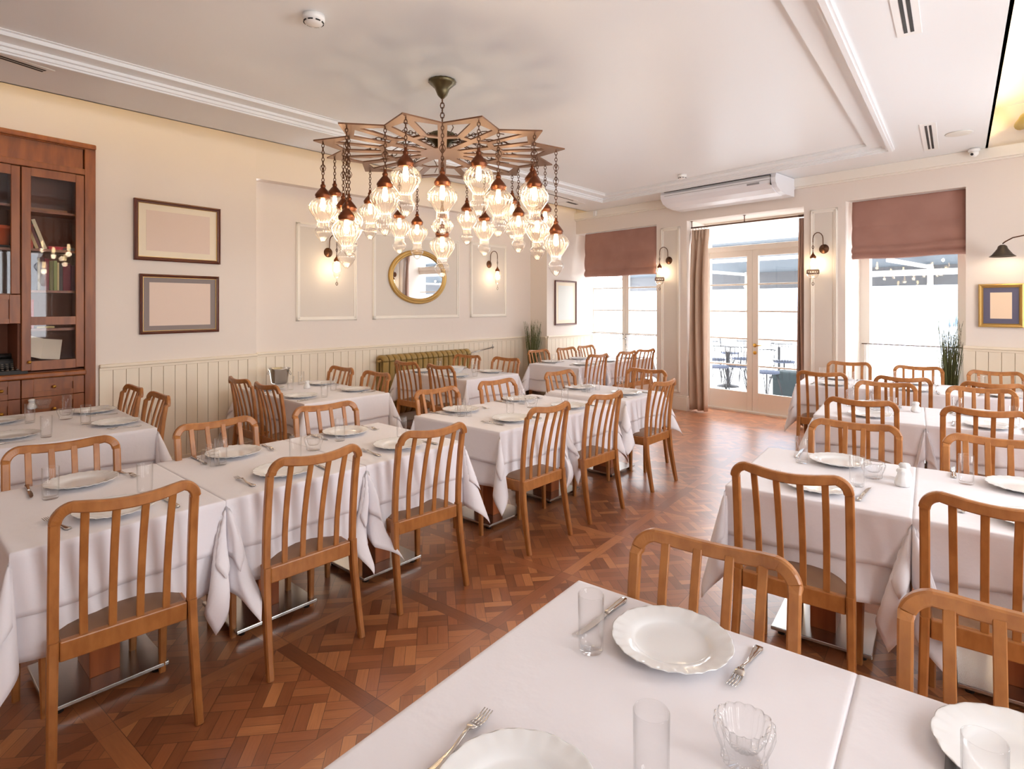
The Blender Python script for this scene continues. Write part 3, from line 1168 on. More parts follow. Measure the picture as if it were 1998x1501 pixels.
def drape(w, d, over, z, off, seed, seams, res=.03, rot=0.0):
    """cloth over a w x d top. seams: dict side->True where another table abuts. returns MB"""
    rr = random.Random(seed)
    ph = [rr.uniform(0, 6.28) for _ in range(12)]
    hw, hd = w / 2 + off, d / 2 + off
    mx, my = hw + over, hd + over
    # grid lines, finer in the hanging parts
    def lines(h, m):
        n1 = max(4, int(2 * h / .07))
        n2 = max(6, int((m - h) / .022))
        a = [-m + (m - h) * i / n2 for i in range(n2)]
        b = [-h, -h + .004, -h + .012] + [-h + 2 * h * i / n1 for i in range(1, n1)] + [h - .012, h - .004, h]
        return a + b + [-v for v in a[::-1]]
    X, Y = lines(hw, mx), lines(hd, my)
    vs, fs = [], []

    def wave(u, k, drop, seam):
        a = .021 if not seam else .0015
        kk = drop / .35
        v = a * kk * (math.sin(u * 15 + ph[k]) + .6 * math.sin(u * 27 + ph[k + 1]) + .35 * math.sin(u * 41 + ph[k + 2]))
        return v + (.03 if not seam else .002) * kk * min(1, kk) + (.012 * kk if not seam else 0)
    for y in Y:
        for x in X:
            dx = max(0, abs(x) - hw)
            dy = max(0, abs(y) - hd)
            sx = 1 if x > 0 else -1
            sy = 1 if y > 0 else -1
            seamx = seams.get('x+' if sx > 0 else 'x-', False)
            seamy = seams.get('y+' if sy > 0 else 'y-', False)
            if dx == 0 and dy == 0:
                # slight roundness over the edge
                e = min(hw - abs(x), hd - abs(y))
                zz = z + .0006 * math.sin(x * 9 + ph[0]) * math.sin(y * 7 + ph[1]) * min(1, e * 10) - (.003 if e < .004 else 0)
                vs.append((x, y, zz))
                continue
            if dy == 0:
                o = wave(y, 0 if sx > 0 else 3, dx, seamx)
                hem = .012 * math.sin(y * 4 + ph[5]) * dx / over
                f = min(1, (hd - abs(y)) / .15)
                o *= .25 + .75 * f if not seamx else 1
                vs.append((sx * (hw + o), y, z - math.sqrt(max(0, dx * dx - o * o)) + hem * f))
                continue
            if dx == 0:
                o = wave(x, 6 if sy > 0 else 8, dy, seamy)
                hem = .012 * math.sin(x * 4 + ph[6]) * dy / over
                f = min(1, (hw - abs(x)) / .15)
                o *= .25 + .75 * f if not seamy else 1
                vs.append((x, sy * (hd + o), z - math.sqrt(max(0, dy * dy - o * o)) + hem * f))
                continue
            r = math.hypot(dx, dy)
            a = math.atan2(dy, dx)
            # position on the fold loop: square-ish corners keep their own radius so the tip hangs lowest
            th = 4 * a
            rho = R(15 + 4 * math.sin(ph[9]))
            tw = .35 * math.sin(ph[10] + sx + 2 * sy)
            if seamx or seamy:
                pl_ = .75 + .25 * math.sin(r * 14 + ph[7])
                ou = (.30 * (1 - math.cos(th)) / 2 + .05) * pl_
                al_ = -.17 * (1 - math.cos(th)) / 2 + .10 * math.sin(th) - .05 * math.sin(2 * th + ph[8])
                al_ = min(al_, .003)
                ox, oy = (al_, ou) if seamx else (ou, al_)
            else:
                # circle through straight-down, centre along the diagonal
                cx_ = math.sin(rho) * .7071
                bx = 1 - math.cos(th)
                px_ = math.sin(th)
                ox = cx_ * (bx - px_)
                oy = cx_ * (bx + px_)
                ox, oy = ox + tw * oy * .5, oy - tw * ox * .5
                ox *= .62
                oy *= .62
                ox += .02
                oy += .02
            hh = min(.95, math.hypot(ox, oy))
            k_ = r
            dz = k_ * math.sqrt(1 - hh * hh)
            vs.append((sx * (hw + ox * k_), sy * (hd + oy * k_), z - dz))
    nx = len(X)
    for j in range(len(Y) - 1):
        for i in range(nx - 1):
            a = j * nx + i
            fs.append((a, a + 1, a + nx + 1, a + nx))
    return MB().add(vs, fs, True)


TBL = {}
e_row = Vector((math.cos(R(ROW)), math.sin(R(ROW)), 0))


def table(key, c, ang, w, d, seams, name, over=(.22, .37)):
    """c centre, ang heading of the local x axis (along the row)"""
    TBL[key] = (Vector((c[0], c[1], 0)), ang, w, d)
    r = make_table_parts(w, d, 2 if w > 1.2 else 1)
    r.location = (c[0], c[1], 0)
    r.rotation_euler = (0, 0, R(ang))
    tag(r, 'pedestal table with steel base plate, %s' % name, 'table', 'pedestal dining tables')
    sd = hash_(key)
    if seams:
        w = w - .022
    u = drape(w, d, over[1], TH + .003, .004, sd, seams)
    uo = u.build('under_cloth', M_cloth, None, (c[0], c[1], 0), R(ang))
    tag(uo, 'long white under cloth on the %s' % name, 'tablecloth', 'long white under cloths')
    t = drape(w, d, over[0], TH + .0075, .012, sd, seams)
    to = t.build('tablecloth', M_cloth, None, (c[0], c[1], 0), R(ang))
    tag(to, 'white linen top cloth on the %s' % name, 'tablecloth', 'white top cloths')
    for o in (uo, to):
        m = o.modifiers.new('thickness', 'SOLIDIFY')
        m.thickness = .0012
        m.offset = 1


def hash_(k):
    return sum(ord(c) * (i + 3) for i, c in enumerate(k))


rv = lambda a, l=1: Vector((math.cos(R(a)), math.sin(R(a)), 0)) * l
TN = {
 'T0a': 'nearest foreground table', 'T0b': 'foreground table at the lower right corner',
 'R1a': 'right front table beside the aisle', 'R1b': 'second table from the aisle, right front row',
 'R2a': 'aisle table of the second right row', 'R2b': 'right-edge table of the second right row',
 'R3a': 'window row table beside the door', 'R3b': 'middle table of the window row', 'R3c': 'right-edge table of the window row',
 'A1': 'leftmost front-left table', 'A2': 'middle front-left table', 'A3': 'far front-left table',
 'B1': 'near centre row table', 'B2': 'middle centre row table', 'B3': 'far centre row table',
 'D': 'bookcase table', 'E': 'ice bucket table', 'F': 'radiator table',
 'G1': 'left part of the corner table row', 'G2': 'middle of the corner table row', 'G3': 'window end of the corner table row',
}
S_ = dict
# foreground
t0 = Vector((.198, 1.751, 0))
ex, ey = rv(-37.4), rv(-127.4)
def rowc(p, ax, ay, w, d, i=0):
    return p + ax * (w * (i + .5) + .004 * i) + ay * (d / 2)
table('T0a', rowc(t0, ex, ey, .735, .98), -37.4, .735, .98, S_({'x+': 1}), TN['T0a'])
table('T0b', rowc(t0, ex, ey, .735, .98, 1), -37.4, .735, .98, S_({'x-': 1}), TN['T0b'])
r1 = Vector((1.515, 3.396, 0))
ex, ey = rv(-36), rv(-126)
table('R1a', rowc(r1, ex, ey, .715, .86), -36, .715, .86, S_({'x+': 1}), TN['R1a'])
table('R1b', rowc(r1, ex, ey, .715, .86, 1), -36, .715, .86, S_({'x-': 1}), TN['R1b'])
c2 = Vector((2.86, 4.58, 0))
ex = rv(-35)
table('R2a', c2, -35, .70, .84, S_({'x+': 1}), TN['R2a'])
table('R2b', c2 + ex * .705, -35, .70, .84, S_({'x-': 1}), TN['R2b'])
c3 = Vector((3.55, 6.28, 0))
ex = rv(-35)
table('R3a', c3, -35, .69, .80, S_({'x+': 1}), TN['R3a'])
table('R3b', c3 + ex * .695, -35, .69, .80, S_({'x-': 1, 'x+': 1}), TN['R3b'])
table('R3c', c3 + ex * 1.39, -35, .69, .80, S_({'x-': 1}), TN['R3c'], over=(.17, .2))
cA = Vector((-1.80, 2.50, 0))
ax = rv(48.7)
table('A1', cA, 48.7, .705, .86, S_({'x+': 1}), TN['A1'])
table('A2', cA + ax * .71, 48.7, .705, .86, S_({'x+': 1, 'x-': 1}), TN['A2'])
table('A3', cA + ax * 1.42, 48.7, .705, .86, S_({'x-': 1}), TN['A3'])
cB = Vector((-.18, 4.36, 0))
table('B1', cB, 48.7, .705, .86, S_({'x+': 1}), TN['B1'])
table('B2', cB + ax * .71, 48.7, .705, .86, S_({'x-': 1}), TN['B2'])
table('B3', Vector((.905, 5.60, 0)), 48.7, .705, .86, S_({}), TN['B3'], over=(.2, .33))
table('D', (-3.23, 4.08), 137, 1.3, .86, S_({}), TN['D'], over=(.22, .3))
table('E', (-1.98, 5.68), 137, 1.36, .84, S_({}), TN['E'])
table('F', (-.70, 7.22), 137, 1.30, .84, S_({}), TN['F'])
cG = Vector((.80, 8.25, 0))
table('G1', cG, 48.7, .69, .84, S_({'x+': 1}), TN['G1'])
table('G2', cG + ax * .695, 48.7, .69, .84, S_({'x+': 1, 'x-': 1}), TN['G2'])
table('G3', cG + ax * 1.39, 48.7, .69, .84, S_({'x-': 1}), TN['G3'], over=(.2, .3))

# ------------------------------------------------------------------ tableware prototypes
TT = TH + .0105
def plate_mesh():
    R0 = .145
    prof = [(0, .006), (.05, .0055), (.085, .006), (.092, .009), (.098, .013), (.115, .0165), (.13, .0195), (.138, .0215), (.143, .0225), (.145, .0222), (.143, .020), (.125, .0155), (.098, .008), (.085, .001), (.08, .0), (.0, .0)]
    seg = 72
    vs, fs = [], []
    for j, (r, z) in enumerate(prof):
        for i in range(seg):
            a = 2 * PI * i / seg
            f = max(0, (r - .11) / .035)
            sc = 1 + .022 * f * (abs(math.sin(a * 6)) ** .6 - .6)
            zz = z + (.0020 * f * math.sin(a * 24) if .125 < r < .1445 else 0)
            vs.append((r * sc * math.cos(a), r * sc * math.sin(a), zz))
    n = len(prof)
    for j in range(n - 1):
        for i in range(seg):
            k = (i + 1) % seg
            fs.append((j * seg + i, (j + 1) * seg + i, (j + 1) * seg + k, j * seg + k))
    return MB().add(vs, fs, True).mesh('dinner_plate', M_china)


def fork_mesh():
    mb = MB()
    # handle along -y, tines towards +y; origin in the middle
    def zc(y):
        return .0025 + .010 * math.exp(-((y - .025) / .03) ** 2) + .004 * max(0, (y - .07) / .03)
    hand = [(-.1, .009), (-.09, .0115), (-.075, .009), (-.05, .006), (-.02, .0042), (.01, .0034), (.028, .0045)]
    mb.sweep([(0, y, zc(y) + .001) for y, w_ in hand], [(.003, w_ * 2) for y, w_ in hand], (1, 0, 0), smooth=True)
    mb.sweep([(0, .026, zc(.026) + .001), (0, .036, zc(.036)), (0, .05, zc(.05))], [(.0022, .009), (.0022, .021), (.0022, .024)], (1, 0, 0), smooth=True)
    for x in (-.0098, -.0033, .0033, .0098):
        mb.sweep([(x, .048, zc(.048)), (x * .98, .07, zc(.07)), (x * .95, .098, zc(.098) + .002)], [(.002, .004), (.002, .003), (.0014, .0016)], (1, 0, 0), smooth=True)
    return mb.mesh('fork', M_cutl)


def knife_mesh():
    mb = MB()
    hand = [(-.12, .0075), (-.113, .0095), (-.09, .0088), (-.06, .0075), (-.035, .0065), (-.026, .008), (-.022, .006)]
    mb.sweep([(0, y, .0045) for y, w_ in hand], [(.008, w_ * 2) for y, w_ in hand], (1, 0, 0), smooth=True)
    vs = []
    prof = [(-.022, -.005, .005), (0, -.008, .006), (.04, -.010, .006), (.08, -.009, .006), (.105, -.005, .006), (.118, .003, .006)]
    for y, a, b in prof:
        vs += [(a, y, .0035), (b, y, .0042), (b, y, .0056), (a, y, .0038)]
    fs = []
    for j in range(len(prof) - 1):
        for i in range(4):
            k = (i + 1) % 4
            fs.append((j * 4 + i, j * 4 + k, j * 4 + 4 + k, j * 4 + 4 + i))
    fs += [(0, 1, 2, 3), (23, 22, 21, 20)]
    mb.add(vs, fs)
    return mb.mesh('table_knife', M_cutl)


def glass_mesh():
    mb = MB()
    mb.open_lathe([(0, 0), (.027, .0), (.0295, .003), (.0305, .03), (.0315, .135), (.0307, .1365), (.0298, .135), (.0285, .03), (.026, .012), (0, .010)], 32)
    return mb.mesh('tumbler', M_glass)


def shot_mesh():
    mb = MB()
    mb.open_lathe([(0, .075), (.019, .075), (.0205, .072), (.024, .0), (.0228, .001), (.018, .058), (0, .06)], 20)
    return mb.mesh('small_glass', M_glass)


def crystal_mesh():
    mb = MB()
    def rib(a, z):
        return 1 + .10 * abs(math.sin(a * 8)) ** .8
    mb.open_lathe([(0, 0), (.034, 0), (.038, .006), (.036, .018), (.046, .045), (.05, .06), (.049, .074), (.044, .077), (.037, .07), (.033, .045), (.024, .03), (0, .027)], 96, rib=rib)
    return mb.mesh('crystal_bowl', M_crys)


def shaker_mesh():
    mb = MB()
    mb.lathe([(0, 0), (.028, 0), (.032, .006), (.032, .018), (.027, .035), (.021, .05), (.020, .058), (.024, .064), (.024, .072), (.018, .079), (0, .082)], 28, rib=lambda a, z: 1 + .03 * math.cos(a * 8))
    return mb.mesh('shaker', M_china)


ME = dict(plate=plate_mesh(), fork=fork_mesh(), knife=knife_mesh(), glass=glass_mesh(), shot=shot_mesh(), crystal=crystal_mesh(), shaker=shaker_mesh())
NAMES = dict(plate='dinner_plate', fork='fork', knife='table_knife', glass='tumbler', shot='small_glass', crystal='crystal_bowl', shaker='shaker')
CATS = dict(plate='plate', fork='fork', knife='knife', glass='drinking glass', shot='small glass', crystal='glass bowl', shaker='shaker')
GRP = dict(plate='white dinner plates', fork='silver forks', knife='silver knives', glass='straight tumblers', shot='upturned small glasses', crystal='crystal bowls', shaker='salt and pepper shakers')


def ware(kind, loc, rz, label, z=None):
    o = bpy.data.objects.new(NAMES[kind], ME[kind])
    COL.objects.link(o)
    o.location = (loc[0], loc[1], TT if z is None else z)
    o.rotation_euler = (0, 0, rz)
    tag(o, label, CATS[kind], GRP[kind])
    return o


def loc_on(key, u, v):
    c, a, w_, d_ = TBL[key]
    return c + rv(a, u) + rv(a + 90, v)


def setting(key, u, side, who, out=.28, glassu=.15, items='pfkg', jig=None):
    """place setting; side=+1/-1 along local y. who: text that tells the seat"""
    c, a, w_, d_ = TBL[key]
    j = random.Random(hash_(key) + int(u * 100) + side)
    face = a + 90 if side < 0 else a - 90        # direction the diner looks
    if 'p' in items:
        ware('plate', loc_on(key, u + j.uniform(-.01, .01), side * out), j.uniform(0, 6), 'white scalloped plate, ' + who)
    sx = -side
    # diner's right is +x when side<0
    rt = 1 if side < 0 else -1
    if 'f' in items:
        ware('fork', loc_on(key, u - rt * .19, side * (out - .0 + j.uniform(-.02, .02))), R(face - 90 + j.uniform(-12, 12)), 'silver fork, ' + who)
    if 'k' in items:
        ware('knife', loc_on(key, u + rt * .185, side * (out + j.uniform(-.0, .03))), R(face - 90 + j.uniform(-8, 8)), 'silver knife, ' + who)
    if 'g' in items:
        ware('glass', loc_on(key, u + rt * glassu, side * (out - .15)), 0, 'clear tumbler, ' + who)


for key in ('A1', 'A2', 'A3', 'B1', 'B2', 'B3', 'G1', 'G2', 'G3'):
    n = TN[key]
    setting(key, 0, 1, 'wall side of the ' + n, out=.30, glassu=-.2 + .34)
    setting(key, 0, -1, 'aisle side of the ' + n, out=.24)
for key in ('R2a', 'R2b', 'R3a', 'R3b', 'R3c'):
    n = TN[key]
    setting(key, 0, 1, 'window side of the ' + n)
    setting(key, 0, -1, 'viewer side of the ' + n)
setting('R1a', .02, 1, 'window side of the ' + TN['R1a'], items='p')
setting('R1a', .0, -1, 'viewer side of the ' + TN['R1a'], items='p', out=.25)
setting('R1b', .05, 1, 'window side of the ' + TN['R1b'], items='p')
setting('R1b', .05, -1, 'viewer side of the ' + TN['R1b'], items='p', out=.25)
for key in ('D', 'E', 'F'):
    n = TN[key]
    for u, un in ((-.33, 'viewer end'), (.33, 'wall end')):
        setting(key, u, 1, 'left side, %s of the %s' % (un, n), items='pfkg')
        setting(key, u, -1, 'right side, %s of the %s' % (un, n), items='pfkg')


def at(kind, px, py, rz, label, z=None):
    p = G(px, py, TT if z is None else z)
    return ware(kind, p, rz, label)


def dirpx(a, b):
    p, q = G(a[0], a[1], TT), G(b[0], b[1], TT)
    return math.atan2(q.y - p.y, q.x - p.x) - PI / 2, (p + q) / 2


# measured things on the foreground table
ware('plate', G(1310, 1243, TT + .02), .3, 'large white scalloped plate nearest the big facing chair')
ware('plate', G(1010, 1548, TT + .02), .9, 'white scalloped plate cut by the bottom edge of the photo')
ware('plate', G(2010, 1482, TT + .02), .2, 'white scalloped plate cut by the lower right corner')
for kind, a, b, lab in (('fork', (1482, 1264), (1424, 1346), 'silver fork right of the large foreground plate, tines to the viewer'),
                        ('fork', (848, 1505), (942, 1404), 'silver fork pointing up beside the plate at the bottom edge'),
                        ('knife', (1224, 1168), (1119, 1249), 'silver knife behind the foreground tumbler'),
                        ('knife', (1857, 1392), (1848, 1560), 'silver knife left of the plate in the lower right corner'),
                        ('fork', (1525, 940), (1519, 922), 'small fork at the left of the right front table'),
                        ('knife', (1672, 981), (1700, 950), 'silver knife right of the right front table near plate'),
                        ('knife', (1862, 935), (1860, 910), 'knife left of the tumbler at the right edge'),
                        ('fork', (1878, 1010), (1874, 968), 'silver fork on the second right front table, viewer side'),
                        ('knife', (1549, 902), (1572, 870), 'silver knife through the tumbler by the far plate, right front table')):
    rz, m = dirpx(a, b)
    ware(kind, m, rz, lab)
at('glass', 1153, 1268, 0, 'tall clear tumbler standing alone on the foreground cloth')
p = G(1271, 1387, TT + .136)
ware('glass', p, 0, 'clear tumbler between the two foreground plates')
p = G(1921, 1442, TT + .136)
ware('glass', p, 0, 'clear tumbler at the lower right corner')
p = G(1452, 1412, TT + .07)
ware('crystal', p, 0, 'scalloped crystal bowl on the foreground table')
at('glass', 1564, 903, 0, 'clear tumbler left of the far plate, right front table')
at('glass', 1672, 948, 0, 'barely visible tumbler left of the crystal bowl, right front table')
at('glass', 1885, 944, 0, 'clear tumbler near the right edge beside a large plate')
at('crystal', 1703, 932, 0, 'crystal bowl beside the white shakers')
at('shaker', 1761, 948, 0, 'white china shaker, front one of the pair')
at('shaker', 1765, 936, .5, 'white china shaker, hidden behind its twin')
at('shaker', 1787, 804, 0, 'white china shaker at the seam of the second right row')
at('shaker', 1562, 718, 0, 'white china shaker on the window row by the curtain')
at('crystal', 1710, 800, 0, 'crystal bowl on the second right row')
at('crystal', 612, 878, 0, 'crystal bowl on the middle front-left table')
at('crystal', 1037, 795, 0, 'crystal bowl on the centre row')
at('crystal', 128, 818, 0, 'crystal bowl on the bookcase table, nearer one')
at('crystal', 84, 797, 0, 'crystal bowl on the bookcase table, nearer the bookcase')
at('shaker', 599, 758, 0, 'white shaker on the ice bucket table')
at('shaker', 62, 798, 0, 'white shaker beside the crystal bowl near the bookcase')
for i, (px, py) in enumerate(((401, 905), (409, 894), (419, 909))):
    at('shot', px, py, 0, 'upturned small glass, %s of the trio on the middle front-left table' % ('left', 'rear', 'right')[i])
for i, (px, py) in enumerate(((893, 811), (904, 804), (915, 812))):
    at('shot', px, py, 0, 'upturned small glass, %s of the trio on the near centre row table' % ('left', 'rear', 'right')[i])
for i, (px, py) in enumerate(((1146, 762), (1154, 757), (1166, 761), (1150, 766))):
    at('shot', px, py, 0, 'upturned small glass, %s of the four on the far centre row table' % ('left', 'rear', 'right', 'front')[i])

# bowl, ice bucket
mb = MB().open_lathe([(0, .0), (.05, .0), (.06, .008), (.10, .04), (.12, .075), (.123, .078), (.116, .075), (.096, .045), (.05, .012), (0, .01)], 40)
o = mb.build('serving_bowl', M_china, None, G(888, 728, TT))
tag(o, 'wide white serving bowl on the radiator table', 'bowl')
p = G(545, 748, TT)
ib = empty('ice_bucket', p)
tag(ib, 'polished steel ice bucket with ring handles on the table by the wall', 'ice bucket')
MB().open_lathe([(0, 0), (.075, 0), (.082, .01), (.105, .15), (.113, .156), (.113, .164), (.104, .162), (.076, .015), (0, .012)], 40).build('pail', M_steel, ib)
for s in (-1, 1):
    MB().tube([(s * .115 + s * .018 * math.sin(t) * .6, .022 * math.cos(t), .115 - .024 * math.sin(t * 1) - .0) for t in [k * PI / 6 for k in range(12)]], .0035, 6, closed=True).build('ring_handle', M_steel, ib)


def at_wall(W, s, z, off=0):
    return W.pt(s, z, off)


# ------------------------------------------------------------------ framed pictures, mirror
def picture(W, s0, s1, z0, z1, fw, mf, mm, ms, b, label, lip=None):
    r = empty('framed_picture', W.pt((s0 + s1) / 2, (z0 + z1) / 2, .004), W.ang)
    tag(r, label, 'framed picture')
    hx, hz = (s1 - s0) / 2, (z1 - z0) / 2
    mb = MB()
    q = [(-hx, -hz), (hx, -hz), (hx, hz), (-hx, hz)]
    prof = [(0, 0), (0, -.024), (fw * .35, -.03), (fw * .6, -.022), (fw * .85, -.02), (fw, -.012), (fw, 0)]
    vs, fs = [], []
    for i, (x, z) in enumerate(q):
        sx, sz = (1 if x > 0 else -1), (1 if z > 0 else -1)
        for d, y in prof:
            vs.append((x - sx * d, y, z - sz * d))
    n = len(prof)
    for i in range(4):
        k = (i + 1) % 4
        for j in range(n - 1):
            fs.append((i * n + j, k * n + j, k * n + j + 1, i * n + j + 1))
    mb.add(vs, fs)
    mb.build('frame', mf, r)
    if lip:
        mb = MB()
        a, c = hx - fw, hz - fw
        for x0, x1, y0, y1 in ((-a, a, c - .004, c), (-a, a, -c, -c + .004), (-a, -a + .004, -c, c), (a - .004, a, -c, c)):
            mb.box(x0, x1, -.015, -.006, y0, y1)
        mb.build('inner_lip', lip, r)
    MB().box(-hx + fw * .8, hx - fw * .8, -.008, -.001, -hz + fw * .8, hz - fw * .8).build('mount', mm, r)
    bx, bz = b
    MB().box(-hx + fw + bx, hx - fw - bx, -.0095, -.008, -hz + fw + bz, hz - fw - bz).build('sheet', ms, r)
    return r


def pic_px(W, a, b, y0, y1, *rest, **kw):
    s0, s1 = W.s_of(a), W.s_of(b)
    z1 = W.z_of(a, y0)
    z0 = W.z_of(a, y1)
    return picture(W, s0, s1, z0, z1, *rest, **kw)


pic_px(L1, 260, 428, 386, 507, .035, M_mahog, M_mount, M_paper, (.07, .062), 'upper mahogany framed picture with cream mount beside the cabinet', lip=M_gold)
pic_px(L1, 271, 425, 534, 653, .028, M_mahog, M_greym, M_paper, (.056, .05), 'lower dark framed picture with grey mount beside the cabinet', lip=M_gold)
pic_px(LF, 1081.5, 1123, 547, 635, .028, M_mahog, M_mount, M_paper2, (.07, .06), 'narrow upright framed picture by the left window')
pic_px(FAR, 1910, 1999, 555, 638, .035, M_gold, M_bluem, M_paper3, (.06, .055), 'gilt framed picture with blue grey mount under the wall lamp', lip=M_gold)

sm = L2.s_of(815.5)
r = empty('wall_mirror', L2.pt(sm, L2.z_of(815.5, 540.7), .005), L2.ang)
tag(r, 'oval gilt framed mirror below the chandelier', 'mirror')
aw = (L2.s_of(871.5) - L2.s_of(759.5)) / 2
ah = .385
prof = [(1.0, -.002), (1.0, -.02), (.97, -.034), (.93, -.036), (.90, -.022), (.885, -.022), (.87, -.03), (.83, -.03), (.80, -.018), (.785, -.008)]
vs, fs = [], []
seg = 64
for i in range(seg):
    a = 2 * PI * i / seg
    for k, y in prof:
        d = (1 - k) * .36
        vs.append(((aw - d) * math.cos(a), y, (ah - d) * math.sin(a)))
n = len(prof)
for i in range(seg):
    k = (i + 1) % seg
    for j in range(n - 1):
        fs.append((i * n + j, k * n + j, k * n + j + 1, i * n + j + 1))
MB().add(vs, fs, True).build('frame', M_gold, r)
d = .215 * .36
MB().prism([((aw - d) * math.cos(2 * PI * i / seg), (ah - d) * math.sin(2 * PI * i / seg)) for i in range(seg)], 0, .004).build('mirror_glass', M_mirror, r).rotation_euler = (R(90), 0, 0)
r.children[-1].location = (0, -.008, 0)

# ------------------------------------------------------------------ glazed cabinet
cab = empty('glazed_cabinet', (L1.o.x, L1.o.y, 0), L1.ang)
tag(cab, 'tall cherry wood cabinet with glazed doors at the left edge', 'cabinet')
OFF = .03
cs = lambda px: L1.s_of(px, OFF)
cz = lambda px, py: L1.z_of(px, py, OFF)
x_out, x_st, x_dr, x_ds = cs(187), cs(165.5), cs(164.5), cs(41)
xL = cs(-190)
ztop = cz(186, 284)
zfr0, zfr1 = cz(165, 333), cz(165, 292)
zd1 = cz(165, 343)
zd0 = cz(165, 716)
zl = cz(165, 724)
y_ = -OFF
mb = MB()
mb.box(x_st, x_out, y_, .1, 0, ztop, ch=.004)                    # right stile
mb.box(xL - .1, x_out, y_ - .02, .1, ztop - .045, ztop, ch=.01)  # cap moulding
mb.box(xL, x_st, y_ - .008, .0, zfr1 + .0, ztop - .045, ch=.004)
mb.box(xL, x_st - .01, y_ + .015, .06, zfr0, zfr1 + .01)         # frieze panel
mb.box(xL, x_st, y_ - .01, .0, zd1 + .004, zfr0 + .012, ch=.006)
mb.box(xL, x_st + .005, y_ - .04, .0, zl - .03, zl + .014, ch=.012)  # ledge
mb.box(xL, x_st, y_ + .0, .02, 0, .1)
mb.build('body', M_cab, cab)
mb = MB()
dpt = .28
for z in (0.02, zl + .01, zd1):
    mb.box(xL, x_st, .0, dpt, z - .01, z + .01)
mb.box(xL, x_out, dpt, dpt + .02, 0, ztop)
mb.box(x_st, x_st + .02, 0, dpt, 0, ztop)
mb.box(x_ds - .015, x_ds + .005, 0, dpt, 0, ztop - .1)
mb.build('carcass_interior', M_cabin, cab)
ga, gb = cs(60.5), cs(147.5)
shz = [cz(100, 413), cz(100, 488), cz(100, 568.5), cz(100, 643)]
for z in shz:
    MB().box(x_ds, x_st, .012, dpt, z - .012, z + .008).build('shelf', M_cab, cab)
zl2 = [cz(10, 397), cz(10, 484)]
for z in zl2:
    MB().box(xL, x_ds - .015, .012, dpt, z - .012, z + .008).build('shelf', M_cab, cab)


def glazed_door(x0, x1, z0, z1, gx0, gx1, panes, kn=None):
    mb = MB()
    zz = [z0] + [v for p in panes for v in p] + [z1]
    mb.box(x0 + .002, gx0, y_ - .004, y_ + .02, z0 + .002, z1 - .002, ch=.004)
    mb.box(gx1, x1 - .002, y_ - .004, y_ + .02, z0 + .002, z1 - .002, ch=.004)
    for i in range(0, len(zz), 2):
        mb.box(gx0, gx1, y_ - .002, y_ + .018, zz[i], zz[i + 1])
    d = mb.build('door', M_cab, cab)
    for a, b in panes:
        MB().box(gx0, gx1, y_ + .005, y_ + .009, a, b).build('pane', M_cabgl, d)
    if kn:
        MB().lathe([(0, -.03), (.012, -.028), (.014, -.02), (.006, -.012), (.006, 0)], 16, (kn[0], y_, kn[1]), axis='y').build('knob', M_brass, d)


glazed_door(x_ds, x_dr, zd0, zd1, ga, gb, [(cz(100, 703), cz(100, 634)), (cz(100, 618), cz(100, 349))], (cs(56), cz(56, 707)))
zc0 = cz(10, 574)
glazed_door(xL + .42, x_ds - .004, zc0, zd1, xL + .5, cs(21), [(cz(10, 560 + 13), cz(10, 338))])
glazed_door(xL + .002, xL + .416, zc0, zd1, xL + .08, xL + .34, [(cz(10, 560 + 13), cz(10, 338))])
# small flap above the open niche, drawers below
def drawer(x0, x1, z0, z1, fr, kn=True, nm='drawer'):
    mb = MB()
    mb.box(x0, x0 + fr, y_ - .004, y_ + .02, z0, z1, ch=.003)
    mb.box(x1 - fr, x1, y_ - .004, y_ + .02, z0, z1, ch=.003)
    mb.box(x0 + fr, x1 - fr, y_ - .003, y_ + .02, z0, z0 + fr * .55)
    mb.box(x0 + fr, x1 - fr, y_ - .003, y_ + .02, z1 - fr * .55, z1)
    mb.box(x0 + fr, x1 - fr, y_ + .008, y_ + .018, z0, z1)
    d = mb.build(nm, M_cab, cab)
    if kn:
        MB().lathe([(0, -.03), (.012, -.028), (.014, -.02), (.006, -.012), (.006, 0)], 16, ((x0 + x1) / 2, y_ + .006, (z0 + z1) / 2), axis='y').build('knob', M_brass, d)


drawer(xL + .42, x_ds - .004, cz(10, 632), zc0 - .004, .07, False, 'flap')
drawer(xL + .002, xL + .416, cz(10, 632), zc0 - .004, .07, False, 'flap')
zb = [zl - .035, cz(100, 773), cz(100, 823), .32, .1]
for i in range(4):
    drawer(x_ds + .002, x_dr - .002, zb[i + 1] + .004, zb[i], .08)
    drawer(xL + .42, x_ds - .004, zb[i + 1] + .004, zb[i], .08)
    drawer(xL + .002, xL + .416, zb[i + 1] + .004, zb[i], .08)

# books: measured strips on two shelves
def book(x0, w_, z0, h, dep_, col, lean, label):
    m = mat('book_cover_%d_%d_%d' % col, srgb(*col), .6)
    mp = mat('book_pages', srgb(226, 214, 190), .8)
    mb = MB()
    mb.box(0, w_, 0, dep_, 0, h)
    mb.box(.003, w_ - .003, .004, dep_ + .0005, .004, h + .0008, mi=1)
    p = L1.pt(x0, z0, -.05)
    o = mb.build('book', [m, mp], None, p)
    o.rotation_euler = (0, 0, L1.ang)
    if lean:
        o.rotation_euler = (Matrix.Rotation(L1.ang, 3, 'Z') @ Matrix.Rotation(R(lean), 3, 'Y')).to_euler()
    tag(o, label, 'book', 'books behind the cabinet glass')


